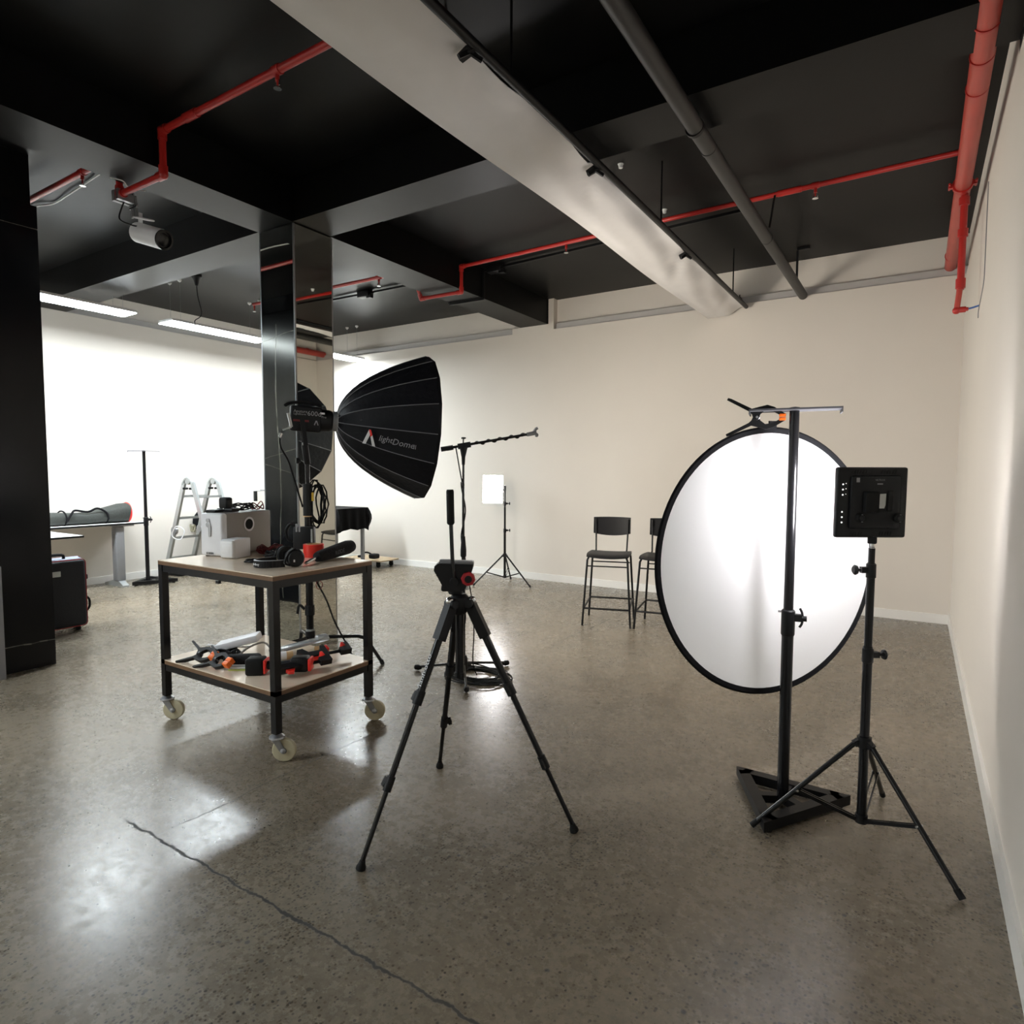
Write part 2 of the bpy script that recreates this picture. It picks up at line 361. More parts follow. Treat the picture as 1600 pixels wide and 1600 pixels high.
# veins that run through the slabs: along the joints and one long upright one
def wob(n, f): return [f(i / (n - 1)) for i in range(n)]
def vein(pts, w, nrm):
    """irregular thin inlay proud of the stone by under a millimetre"""
    mb = MB(); nrm = V(nrm)
    for a, b in zip(pts[:-1], pts[1:]):
        k = random.uniform(0.4, 1.4); mb.bar(V(a) + nrm * .0002, V(b) + nrm * .0002, 0.001, w * k, upv=(V(b) - V(a)).cross(nrm))
    return mb
rr = random.Random(3)
obj('vein', vein([(px1, py0 + (py1 - py0) * i / 24, 0.178 + rr.uniform(-.004, .004)) for i in range(25)], .006, (1, 0, 0)), 'vein', t)
obj('vein', vein([(px1, py0 + (py1 - py0) * i / 24, 2.996 + rr.uniform(-.003, .003)) for i in range(25)], .0035, (1, 0, 0)), 'vein', t)
obj('vein', vein([(px1 + (px0 - px1) * i / 24, py1, 0.178 + rr.uniform(-.004, .004) + .02 * math.sin(i * .4)) for i in range(25)], .006, (0, 1, 0)), 'vein', t)
obj('vein', vein([(px1 + (px0 - px1) * i / 24, py1, 2.75 + rr.uniform(-.003, .003) + .03 * math.sin(i * .3)) for i in range(25)], .004, (0, 1, 0)), 'vein', t)
obj('vein', vein([(-5.60 - .02 * math.sin(i * .35) + .012 * (1 - i / 30) * 4 - .05 + rr.uniform(-.004, .004), py1, 0.03 + 2.85 * i / 30) for i in range(31)], .010, (0, 1, 0)), 'vein', t)
obj('vein', vein([(-5.45 - .7 * i / 14, py1, 1.35 + .16 * i / 14 + rr.uniform(-.006, .006)) for i in range(15)], .003, (0, 1, 0)), 'vein', t)
obj('vein', vein([(-5.25 - .9 * i / 14, py1, 1.62 - .18 * i / 14 + rr.uniform(-.006, .006)) for i in range(15)], .003, (0, 1, 0)), 'vein', t)

solo('grey_panel', MB().rbox(-5.082, -4.985, 0.75, 1.655, 0, 0.745, 0.004, 2), 'greyboard', 'pale grey upright board standing against the black marble pier', 'board')

# ------------------------------------------------------------------ pendant lamps
def pendant(y0, y1, label, x0=-7.20):
    x1, z = x0 + .28, 3.0
    t = thing('linear_pendant_lamp', label, 'lamp', ((x0 + x1) / 2, (y0 + y1) / 2, z), 'linear pendant lamps in a row')
    obj('housing', MB().rbox(x0, x1, y0, y1, z + .006, z + .035, .006, 2), 'white', t)
    obj('diffuser', MB().box(x0 + .004, x1 - .004, y0 + .004, y1 - .004, z, z + .006), 'lamp', t)
    for y in (y0 + .12, y1 - .12):
        for x in (x0 + .04, x1 - .04):
            w = obj('suspension_wire', MB().cyl((x, y, z + .035), (x, y, ZC - .012), .0012, n=6), 'steel', t)
            obj('ceiling_cup', MB().lathe([(.006, -.02), (.022, -.004), (.022, .012)], (x, y, ZC - .012), n=12), 'white', w)
pendant(0.69, 1.94, 'linear pendant lamp hidden behind the black marble pier')
pendant(-0.93, 0.32, 'linear pendant lamp beyond the left edge before the marble pier')
pendant(-1.60, -0.35, 'linear pendant lamp left of and behind the camera, nearer one', -4.75)
pendant(-3.22, -1.97, 'linear pendant lamp left of and behind the camera, rear one', -4.75)
pendant(2.31, 3.56, 'bright linear pendant lamp running behind the black marble pier')
pendant(3.93, 5.18, 'bright linear pendant lamp running up to the left side of the mirrored column')
pendant(5.55, 6.80, 'bright linear pendant lamp showing just right of the mirrored column, farthest')

# ------------------------------------------------------------------ red sprinkler pipes
def sprinkler(p, x, y, z):
    h = obj('sprinkler_head', MB().cyl((x, y, z), (x, y, z - .03), .011, n=10).cyl((x, y, z - .03), (x, y, z - .055), .005, n=8), 'red', p)
    obj('deflector', MB().tube([(x - .014, y, z - .03), (x - .016, y, z - .055), (x, y, z - .068), (x + .016, y, z - .055), (x + .014, y, z - .03)], .0025, 6)
        .cyl((x, y, z - .066), (x, y, z - .07), .02, n=14), 'chrome', h)
def pipe_run(t, pts, r, m='red', couplers=()):
    for a, b in zip(pts[:-1], pts[1:]): obj('pipe_section', MB().cyl(a, b, r, n=16), m, t)
    for q in pts[1:-1]:
        d1 = (V(pts[pts.index(q) - 1]) - V(q)).normalized(); d2 = (V(pts[pts.index(q) + 1]) - V(q)).normalized()
        obj('elbow', MB().ball(q, r * 1.35).cyl(q, V(q) + d1 * r * 2.6, r * 1.3, n=16).cyl(q, V(q) + d2 * r * 2.6, r * 1.3, n=16), m, t)
    for c, ax, h in couplers: obj('coupling', ring(c, ax, r * 1.25, h), m, t)
zp = 3.38
t = thing('sprinkler_pipe', 'red sprinkler pipe stepping under the long black beam above the white projector', 'pipe', (-3.86, 2.13, zp), 'red sprinkler pipes')
pipe_run(t, [(0.17, 2.16, zp), (-3.85, 2.16, zp), (-3.85, 2.16, 3.125), (-4.36, 2.16, 3.125), (-4.36, 2.16, zp), (-8.2, 2.16, zp)], .020, couplers=[((-3.55, 2.16, zp), (1, 0, 0), .12), ((-2.79, 2.16, zp), (1, 0, 0), .05), ((-4.84, 2.16, zp), (1, 0, 0), .05)])
sprinkler(t, -2.79, 2.16, zp - .02); sprinkler(t, -4.84, 2.16, zp - .02)
t = thing('sprinkler_pipe', 'red sprinkler pipe crossing the far ceiling bay past the black conduit', 'pipe', (-3.86, 4.96, zp), 'red sprinkler pipes')
pipe_run(t, [(0.15, 4.98, zp), (-3.86, 5.10, zp), (-3.86, 5.10, 3.135), (-4.36, 5.08, 3.135), (-4.36, 4.93, zp), (-6.86, 4.90, zp)], .018, couplers=[((-0.85, 5.01, zp), (1, -.03, 0), .16), ((-.68, 5.005, zp), (1, -.03, 0), .05), ((-4.80, 4.925, zp), (1, 0, 0), .05)])
sprinkler(t, -.68, 5.005, zp - .02); sprinkler(t, -2.68, 5.065, zp - .02); sprinkler(t, -4.80, 4.925, zp - .02); sprinkler(t, -6.84, 4.90, zp - .02)
t = thing('fire_main_pipe', 'thick red fire main pipe running along the top of the right wall', 'pipe', (0.17, 4, 3.2))
obj('pipe_section', MB().cyl((.165, YF, 3.22), (.175, YB + .05, 3.2), .046, n=24), 'redmain', t)
for y in (3.31, 3.56, 3.84, 6.62, 1.2): obj('band', ring((.17, y, 3.205), (0, 1, 0), .0485, .012, 24), 'red', t)
cl = obj('clamp', ring((.172, 5.05, 3.203), (0, 1, 0), .056, .04, 24), 'red', t)
for sx in (-1, 1):
    obj('bolt', MB().box(.172 + sx * .056 - .018, .172 + sx * .056 + .018, 5.035, 5.065, 3.19, 3.216).cyl((.172 + sx * .07, 5.0, 3.203), (.172 + sx * .07, 5.1, 3.203), .007, n=8), 'red', cl)
t = thing('drain_pipe', 'short red drain pipe with valve hanging below the thick red main', 'pipe', (.187, 5.12, 2.42))
obj('pipe_section', MB().cyl((.187, 5.12, 3.165), (.187, 5.12, 2.56), .021, n=16), 'red', t)
obj('pipe_section', MB().cyl((.187, 5.12, 2.60), (.172, 5.12, 2.425), .017, n=16), 'redmain', t)
for z, h, r in ((3.12, .05, .03), (2.92, .05, .029), (2.60, .06, .028)): obj('coupling', ring((.187, 5.12, z), (0, 0, 1), r, h), 'red', t)
v = obj('valve', MB().cyl((.165, 5.12, 2.432), (.222, 5.12, 2.432), .019, n=14).ball((.172, 5.12, 2.43), .024).cyl((.222, 5.12, 2.432), (.235, 5.12, 2.432), .012, n=12), 'red', t)
obj('hose', MB().tube([(.232, 5.12, 2.432), (.26, 5.11, 2.436), (.288, 5.09, 2.44)], .006, 8), 'blue', t)
solo('wall_cable', MB().tube([(.287, 4.77, 3.09), (.287, 4.76, 2.85), (.287, 4.74, 2.60), (.286, 4.75, 2.50), (.286, 4.95, 2.44), (.286, 5.08, 2.40), (.286, 5.08, 2.36)], .0025, 6, smooth=4), 'grey', 'thin grey cable running down the right wall near the corner', 'cable')

# ------------------------------------------------------------------ conduits, cables and fittings on the ceiling
t = thing('black_conduit', 'thick dark round conduit running away under the ceiling right of the white fabric', 'conduit', (-1.02, 2, 3.1))
obj('tube_section', MB().cyl((-1.0, YF, 3.11), (-1.02, YB - .002, 3.11), .041, n=24), 'darkpipe', t)
for y in (1.2, 3.55, 5.12): obj('coupling', ring((-1.015, y, 3.11), (0, 1, 0), .0435, .03, 24), 'darkpipe', t)
for y in (0.5, 3.3):
    h = obj('hanger', MB().box(-1.03, -1.005, y - .012, y + .012, 3.14, ZC - .001).cyl((-1.017, y - .012, 3.11), (-1.017, y + .012, 3.11), .047, n=20), 'black', t)
solo('hanging_strap', MB().tube([(-.945, 4.99, 3.365), (-.955, 4.985, 3.30), (-.965, 4.975, 3.2), (-.972, 4.965, 3.135)], .008, 6, smooth=4), 'black', 'black strap hanging from the red pipe beside the thick dark conduit', 'strap')
t = thing('ceiling_bracket', 'small black bracket on the ceiling above the far end of the dark conduit', 'bracket', (-1.0, 6.62, ZC))
obj('plate', MB().box(-1.04, -.93, 6.60, 6.64, ZC - .02, ZC), 'black', t); obj('drop_rod', MB().box(-1.045, -1.028, 6.605, 6.63, 3.2, ZC - .02), 'black', t)
t = thing('wall_clamp', 'small black clamp on the batten where the white fabric meets the back wall', 'clamp', (-1.61, 6.9, 3.13))
obj('body', MB().box(-1.63, -1.605, 6.86, 6.935, 3.10, 3.17), 'black', t); obj('screw', MB().cyl((-1.617, 6.875, 3.17), (-1.617, 6.875, 3.195), .006, n=8), 'black', t)
t = thing('cable_conduit', 'thin black conduit with a square box wrapping under the long beam in the far bay', 'conduit', (-3.88, 5.5, 3.4))
zc2 = ZC - .028
for a, b in (((-1.2, 5.36, zc2), (-3.885, 5.52, zc2)), ((-3.885, 5.52, zc2), (-3.885, 5.52, 3.165)), ((-3.885, 5.52, 3.165), (-4.32, 5.50, 3.165)), ((-4.32, 5.50, 3.165), (-4.32, 5.50, zc2)), ((-4.32, 5.5, zc2), (-7.3, 5.44, zc2))):
    obj('tube_section', MB().bar(a, b, .022, .022), 'black', t)
for x, y in ((-3.72, 5.5), (-5.55, 5.465)):
    bx = obj('junction_box', MB().rbox(x - .09, x + .09, y - .045, y + .045, ZC - .075, ZC - .001, .006, 2), 'black', t)
    obj('plug', MB().box(x + .05, x + .11, y - .03, y + .02, ZC - .095, ZC - .06), 'black', bx)
t = thing('hanging_socket', 'black ceiling socket with a thin cable hanging near the pendant lamps', 'socket', (-6.64, 4.05, ZC))
obj('cup', MB().lathe([(.014, -.12), (.03, -.06), (.055, -.03), (.055, 0)], (-6.64, 4.05, ZC), n=16), 'plastic', t)
obj('cord', MB().tube([(-6.64, 4.05, 3.37), (-6.637, 4.058, 3.25), (-6.62, 4.085, 3.09), (-6.63, 4.07, 3.03), (-6.655, 4.03, 2.99), (-6.655, 4.03, 2.93)], .005, 6, smooth=4), 'plastic', t)
solo('white_ceiling_cable', MB().tube([(-6.25, 2.30, ZC - .012), (-5.96, 2.33, ZC - .02), (-5.82, 2.385, ZC - .012), (-5.48, 2.36, ZC - .02), (-5.21, 2.35, ZC - .012), (-4.92, 2.325, ZC - .016), (-4.5, 2.3, ZC - .012)], .0065, 6, smooth=5), 'white', 'loose white cable crossing the ceiling behind the red pipe at left', 'cable')
solo('white_loose_cable', MB().tube([(-4.27, 2.06, 3.172), (-4.24, 2.12, 3.168), (-4.28, 2.17, 3.16), (-4.25, 2.19, 3.145), (-4.22, 2.25, 3.15)], .004, 6, smooth=5), 'white', 'short white cable curling under the beam by the white projector', 'cable')
for x, y, lb in ((-1.80, 4.19, 'small white ceiling sensor nearer the camera between white fabric and conduit'), (-1.80, 5.085, 'small white ceiling sensor just before the red pipe beside the white fabric')):
    solo('ceiling_sensor', MB().lathe([(.006, -.03), (.014, -.026), (.016, -.010), (.022, 0)], (x, y, ZC), n=14), 'label', lb, 'sensor', 'ceiling sensors')

# white cylindrical projector light under the beam
t = thing('projector_light', 'white cylindrical projector light clamped to the red pipe under the beam', 'light', (-4.36, 2.3, 3.12))
pa, pb = V((-4.42, 2.295, 2.945)), V((-4.185, 2.335, 2.865)); ax = (pb - pa).normalized()
bd = obj('barrel', MB().lathe([(.058, 0), (.064, .006), (.064, (pb - pa).length - .02), (.062, (pb - pa).length)], pa, ax, 28), 'whiteplastic', t)
obj('lens_ring', MB().lathe([(.062, 0), (.063, .012), (.05, .014), (.048, .002)], pb, ax, 28), 'blackgloss', bd)
obj('lens', MB().lathe([(.048, 0), (.03, .006), (.001, .008)], pb, ax, 28), 'blackgloss', bd)
pk = V((-4.35, 2.30, 3.015))
obj('mount_disc', MB().lathe([(.062, 0), (.064, .004), (.06, .008)], pk, (.25, -.1, 1), 28), 'print', t)  # chrome disc coloured flat white in place of the lamps it reflects
obj('arm', MB().bar(pk + V((-.04, 0, -.07)), pk + V((-.04, 0, .05)), .022, .014), 'whiteplastic', t)
for dx, m in ((-.035, 'grey'), (.015, 'steel')):
    b = obj('bracket', MB().bar(pk + V((dx, -.05, .0)), pk + V((dx, -.06, .125)), .022, .012).box(pk.x + dx - .014, pk.x + dx + .014, 2.16 - .03, 2.23, 3.085, 3.15), m, t)
    obj('bolt', MB().cyl(pk + V((dx - .02, -.055, .06)), pk + V((dx + .02, -.055, .06)), .008, n=8), 'chrome', b)
obj('hook', MB().tube([pk + V((.0, -.05, .06)), pk + V((.0, -.08, .12)), pk + V((.0, -.09, .15))], .012, 8), 'black', t)
obj('power_lead', MB().tube([pk + V((.03, -.08, .125)), pk + V((.0, -.1, .11)), pk + V((-.015, -.13, .03)), pk + V((-.02, -.14, -.04)), pk + V((.0, -.08, -.06)), pk + V((.0, -.0, -.05))], .005, 6, smooth=5), 'black', t)

# ------------------------------------------------------------------ white fabric strip and its rails
t = thing('fabric_rail', 'black rail along the right edge of the white fabric strip', 'rail', (-1.5, 4, 3.08))
obj('tube_section', MB().cyl((-1.545, YF + .3, 3.06), (-1.545, YB - .05, 3.06), .02, n=14), 'black', t)
for y in (0.6, 2.4, 4.3, 6.3): obj('hanger', MB().cyl((-1.545, y, 3.06), (-1.545, y, ZC), .006, n=8), 'black', t)
t = thing('fabric_rail', 'black rail hidden above the left edge of the white fabric strip', 'rail', (-1.93, 4, 3.08))
obj('tube_section', MB().cyl((-1.90, YF + .3, 3.05), (-1.90, YB - .05, 3.05), .018, n=14), 'black', t)
for y in (0.6, 2.4, 4.3, 6.3): obj('hanger', MB().cyl((-1.90, y, 3.05), (-1.90, y, ZC), .006, n=8), 'black', t)
clipY = [0.9, 2.13, 3.30, 4.93, 6.30]
def fabric():
    mb = MB(); ny, nx = 150, 18; y0, y1 = -2.5, 6.86
    rr = random.Random(5)
    def hgt(y):   # distance to nearest clip, 0 at a clip
        return min(abs(y - c) for c in clipY)
    pts = []
    for lay in (0, 1):
        for i in range(ny + 1):
            y = y0 + (y1 - y0) * i / ny
            d = min(1.0, hgt(y) / .55)
            for j in range(nx + 1):
                u = j / nx                                   # 0 left edge .. 1 right edge
                xr = -1.585 + .022 * d + .008 * math.sin(y * 7); xl = -1.945 + .012 * math.sin(y * 2.1)
                x = xl + (xr - xl) * u
                sag = -.035 * math.sin(PI * min(1, u * 1.05)) * (.6 + .4 * d)
                fold = .009 * math.sin(13 * u + 5.1 * y + 1.4 * math.sin(2.3 * y)) * u + .006 * math.sin(9 * y - 11 * u) * u * u
                crease = sum(.020 * math.exp(-((u - 1 + 1.5 * (y - c)) / .10) ** 2) * (u > .25) * u for c in clipY if 0 <= y - c < .55)
                z = 3.0 + .065 * u + sag + fold + crease
                if u < .12: z += -.01 * (1 - u / .12)
                pts.append((x, y, z + lay * .004))
    W = nx + 1; n1 = (ny + 1) * W; fs = []
    for i in range(ny):
        for j in range(nx):
            a = i * W + j; fs.append((a, a + 1, a + W + 1, a + W)); fs.append((n1 + a, n1 + a + W, n1 + a + W + 1, n1 + a + 1))
        for j in (0, nx):
            a = i * W + j; fs.append((a, a + W, n1 + a + W, n1 + a))
    for i in (0, ny):
        for j in range(nx):
            a = i * W + j; fs.append((a, a + 1, n1 + a + 1, n1 + a))
    return mb.add(pts, fs)
solo('fabric_drape', fabric(), 'fabric', 'long white fabric strip stretched below the black ceiling toward the back wall', 'fabric', smooth=60)
ordn = {1: 'black clip on the white fabric nearest the camera', 2: 'second black clip along the right edge of the white fabric', 3: 'third black clip along the white fabric, nearest the back wall'}
for k, lb in ordn.items():
    y = clipY[k]; t = thing('fabric_clip', lb, 'clip', (-1.57, y, 3.06), 'clips along the white fabric')
    obj('jaw', MB().prism([(-.045, .012), (.0, .016), (.035, .006), (.035, -.006), (0, -.014), (-.045, -.01)], frame((-1.575, y, 3.045), (1, 0, .35), (0, 1, 0)), .03), 'plastic', t)
    obj('handle', MB().bar((-1.57, y, 3.04), (-1.59, y - .045, 3.005), .012, .018).bar((-1.57, y, 3.04), (-1.54, y + .045, 3.02), .012, .018), 'plastic', t)

# ------------------------------------------------------------------ service trolley
t = thing('service_trolley', 'black steel two-tier trolley with pale plywood shelves on castors', 'trolley', (-2.97, 2.155, 0))
tx0, tx1, ty0, ty1 = -3.46, -2.485, 1.845, 2.475
def shelf(z):
    s_ = obj('shelf', MB().box(tx0, tx1, ty0, ty1, z - .004, z), 'ply', t)
    obj('edge_band', MB().box(tx0, tx1, ty0, ty1, z - .024, z - .004), 'plyedge', s_, label='brown raw plywood edge')
shelf(.885); shelf(.34)
for x in (tx0 + .018, tx1 - .018):
    for y in (ty0 + .018, ty1 - .018):
        obj('leg', MB().box(x - .018, x + .018, y - .018, y + .018, .135, .861), 'blackgloss', t)
for z in (.842, .298):
    for y in (ty0 + .018, ty1 - .018): obj('rail', MB().box(tx0 + .036, tx1 - .036, y - .015, y + .015, z - .018, z + .018), 'blackgloss', t)
    for x in (tx0 + .018, tx1 - .018): obj('rail', MB().box(x - .015, x + .015, ty0 + .036, ty1 - .036, z - .018, z + .018), 'blackgloss', t)
cd = V((.80, .60, 0)); cn = V((.60, -.80, 0))
for x in (tx0 + .018, tx1 - .018):
    for y in (ty0 + .018, ty1 - .018):
        c = obj('castor', MB().lathe([(.022, .0), (.036, .006), (.034, .014), (.016, .026), (.014, .04)], (x, y, .108), n=20), 'steel', t)
        b = V((x, y, 0)); w = b + cd * .034 + V((0, 0, .056))
        fk = MB()
        for s_ in (-1, 1):
            fk.prism([(-.018, .055), (.018, .055), (.046, .0), (.040, -.012), (.022, -.008)], frame(b + cn * s_ * .021 + V((0, 0, .056)), cd, (0, 0, 1)), .004)
        fk.bar(b + cn * .023 + V((0, 0, .11)), b - cn * .023 + V((0, 0, .11)), .036, .006)
        obj('fork', fk, 'steel', c)
        obj('wheel', MB().lathe([(.016, -.017), (.040, -.014), (.052, -.013), (.056, -.007), (.056, .007), (.052, .013), (.040, .014), (.016, .017)], w, cn, 28), 'wheel', c)
        obj('axle', MB().lathe([(.004, -.028), (.013, -.024), (.015, -.018), (.015, .018), (.013, .024), (.004, .028)], w, cn, 14), 'steel', c)

ZT1, ZT2 = .885, .34
# subwoofer on the trolley
sx, sy = V((.97, .243, 0)), V((-.243, .97, 0)); so = V((-3.275, 2.105, ZT1))    # front right bottom corner
F = frame(so, sx, (-.243, .97, 0))
t = thing('subwoofer', 'grey box subwoofer with round port standing on the trolley', 'speaker', tuple(so + sx * -.1 + sy * .2))
obj('cabinet', MB().rbox(-.150, 0, .03, .405, .006, .243, .006, 2, F), 'greyplastic', t)
obj('front_panel', MB().rbox(-.153, .003, 0, .045, .004, .245, .014, 3, F), 'whiteplastic', t)
for x in (-.13, -.025):
    for y in (.03, .37): obj('foot', MB().cyl(F @ V((x, y, 0)), F @ V((x, y, .008)), .012, n=12), 'rubber', t)
pr_ = obj('port', MB().lathe([(.040, .001), (.043, .003), (.037, .006), (.031, .0025)], F @ V((0, .215, .17)), sx, 28), 'whiteplastic', t)
obj('port_hole', MB().cyl(F @ V((.0, .215, .17)), F @ V((.0035, .215, .17)), .031, n=28), 'rubber', pr_)
em = obj('emblem', MB().lathe([(.006, 0), (.012, .002), (.012, .004), (.006, .005)], F @ V((-.093, -.001, .205)), -sy, 16)
    .lathe([(.008, 0), (.016, .002), (.016, .004), (.008, .006)], F @ V((-.09, -.001, .18)), -sy, 16)
    .prism([(-.009, .03), (.011, .026), (.008, -.03), (-.006, -.034)], frame(F @ V((-.082, -.003, .145)), sx, (0, 0, 1)), .006), 'steel', t, label='silver emblem')
text('EDIFIER', .016, 'plastic', t, frame(F @ V((-.085, -.0012, .018)), sx, (0, 0, 1)), align='CENTER')
# satellite speaker
s2x, s2y = V((.95, .31, 0)), V((-.31, .95, 0)); F2 = frame((-3.145, 2.085, ZT1), s2x, tuple(s2y))
t = thing('satellite_speaker', 'small white satellite speaker in front of the grey subwoofer', 'speaker', (-3.2, 2.15, ZT1))
obj('cabinet', MB().rbox(-.092, 0, .02, .15, 0, .106, .005, 2, F2), 'whiteplastic', t)
obj('grille', MB().lathe([(.001, 0), (.02, .001), (.04, .005), (.046, .010), (.046, .02)], F2 @ V((-.046, .0, .053)), tuple(s2y), 4).rbox(-.09, -.002, .004, .03, .003, .103, .012, 3, F2), 'white', t)
# clutter on the subwoofer
top = ZT1 + .246
t = thing('webcam', 'small black rounded box camera on top of the subwoofer', 'camera', tuple(F @ V((-.1, .16, .246))))
obj('body', MB().rbox(-.135, -.068, .12, .17, .262, .33, .014, 3, F), 'plastic', t)
obj('stand', MB().rbox(-.145, -.03, .115, .18, .246, .266, .008, 2, F), 'plastic', t)
obj('button', MB().cyl(F @ V((-.09, .119, .262)), F @ V((-.09, .114, .262)), .006, n=10), 'chrome', t)
def tangle(n, c, ex, r, seed, ax=None, k=10):
    rr = random.Random(seed); mb = MB(); A = ax or Matrix.Identity(4)
    for _ in range(n):
        ph = rr.uniform(0, 6.28); a1, a2 = rr.uniform(.5, 1), rr.uniform(.5, 1); turns = rr.uniform(1.0, 1.8); ph2 = rr.uniform(0, 6.28)
        pts = []
        for i in range(k + 1):
            th = ph + turns * 2 * PI * i / k
            pts.append(A @ V((c[0] + ex[0] * a1 * math.cos(th) + rr.uniform(-.12, .12) * ex[0], c[1] + ex[1] * a2 * math.sin(th) + rr.uniform(-.12, .12) * ex[1],
                              c[2] + r + ex[2] * (.5 + .5 * math.sin(2 * th + ph2)) * rr.uniform(.5, 1))))
        mb.tube(pts, r, 6, smooth=4)
    return mb
solo('black_cable', tangle(4, (-.1, .28, .246), (.075, .10, .045), .0035, 11, F), 'plastic', 'black cables tangled on top of the subwoofer at its back', 'cable')
solo('red_black_cable', tangle(2, (-.04, .34, .246), (.035, .045, .055), .0032, 15, F), 'redcable', 'dark red cable looped at the rear of the subwoofer top', 'cable')
solo('flat_adapter', MB().rbox(-.14, -.07, .03, .10, .246, .262, .006, 2, F), 'plastic', 'black flat adapter on the front of the subwoofer top', 'adapter')
solo('red_cable_bundle', tangle(7, (-3.20, 2.36, ZT1), (.055, .09, .05), .0035, 21), 'redcable', 'dark red cable bundle on the trolley behind the satellite speaker', 'cable')
solo('black_cable_pile', tangle(8, (-3.03, 2.31, ZT1), (.10, .10, .035), .0045, 23), 'plastic', 'black cable pile on the trolley behind the headphones', 'cable')
solo('black_cable_coil', tangle(4, (-2.96, 2.08, ZT1), (.055, .045, .012), .004, 29), 'plastic', 'small black cable coil on the trolley left of the headphones', 'cable')
# headphones
t = thing('headphones', 'black closed headphones lying on the front of the trolley', 'headphones', (-2.73, 2.05, ZT1))
hu = V((-.36, -.93, 0)).normalized(); hw = V((.93, -.36, 0)).normalized(); hc = V((-2.725, 2.095, ZT1))
band = MB(); arc = []
for i in range(25):
    a = -.5 * PI + PI * i / 24; arc.append(hc + hw * .075 * math.sin(a) * -1 + hu * (.02 + .125 * max(0, math.cos(a)) ** .8))
for a, b in zip(arc[:-1], arc[1:]): band.bar(a + V((0, 0, .02)), b + V((0, 0, .02)), .010, .034)
hb = obj('headband', band, 'plastic', t)
obj('headband_edge', MB().tube([p + V((0, 0, .037)) for p in arc], .004, 6), 'grey', hb)
for s_ in (-1, 1):
    c0 = hc + hw * s_ * .075 - hu * .03 + V((0, 0, .046))
    c = obj('ear_cup', MB().lathe([(.02, .03), (.036, .028), (.045, .016), (.046, .0)], c0, hw * s_, 24), 'plastic', t)
    obj('cushion', MB().lathe([(.046, 0), (.048, -.010), (.042, -.022), (.026, -.024), (.02, -.01)], c0, hw * s_, 24), 'rubber', c)
    obj('yoke', MB().tube([c0 + hw * s_ * .012 + V((0, 0, .046)) , c0 + hw * s_ * .02 + hu * .035 + V((0, 0, .03)), c0 + hw * s_ * .012 + hu * .055 + V((0, 0, -.02)), c0 + hw * s_ * .02 + hu * .03 + V((0, 0, -.035))], .005, 8, smooth=4), 'plastic', c)
    obj('channel_mark', MB().box(-.004, .004, -.006, .006, -.0005, .0005, frame(c0 + hw * s_ * .0302 + hu * .012 + V((0, 0, -.012)), hu, (0, 0, 1))), 'print', c)
pm = arc[15]; tg = (arc[20] - arc[9]).normalized()
for k, chs in enumerate(('bey', 'erd', 'yna', 'mic')):
    i = 8 + 2 * k; a, b = arc[i], arc[i + 2]; tg = (b - a).normalized(); nn = tg.cross(V((0, 0, 1)))
    if nn.dot(hu) < 0: nn = -nn
    xx = V((0, 0, 1)).cross(nn); 
    text(chs, .017, 'print', hb, frame((a + b) / 2 + nn * .0058 + V((0, 0, .02)), tuple(xx), (0, 0, 1)), align='CENTER')
# red tape roll
t = thing('tape_roll', 'wide bright red tape roll standing on the trolley', 'tape', (-2.87, 2.405, ZT1))
obj('tape', MB().lathe([(.040, 0), (.057, 0), (.057, .072), (.040, .072), (.040, 0)], (-2.87, 2.405, ZT1), n=32), 'redtape', t)
obj('core', MB().lathe([(.037, 0), (.041, 0), (.041, .074), (.037, .074), (.037, 0)], (-2.87, 2.405, ZT1), n=32), 'tan', t)
# shotgun microphone
t = thing('shotgun_microphone', 'shotgun microphone with black foam windshield lying on the trolley edge', 'microphone', (-2.70, 2.35, ZT1))
ma_, mb_, mc_ = V((-2.632, 2.155, ZT1 + .011)), V((-2.685, 2.27, ZT1 + .026)), V((-2.770, 2.60, ZT1 + .05)); md = (mc_ - mb_).normalized(); ml = (mc_ - mb_).length
obj('barrel', MB().lathe([(.006, 0), (.0095, .004), (.0095, .13)], ma_, (mb_ - ma_).normalized(), 16), 'chrome', t)
wd = obj('windshield', MB().lathe([(.012, -.004), (.026, .002), (.031, .03), (.036, ml * .45), (.040, ml * .85), (.034, ml * .97), (.018, ml + .012), (.004, ml + .014)], mb_, md, 24), 'foam', t)
wn = V((0, 0, 1)).cross(md).normalized(); wn = -wn if wn.dot(V((1, -1, 0))) < 0 else wn
wu = wn.cross(md) if wn.cross(md).z > 0 else md.cross(wn)
text('RØDE', .034, 'printdim', wd, frame(mb_ + md * .115 + wn * .0388, md, tuple(wu)))

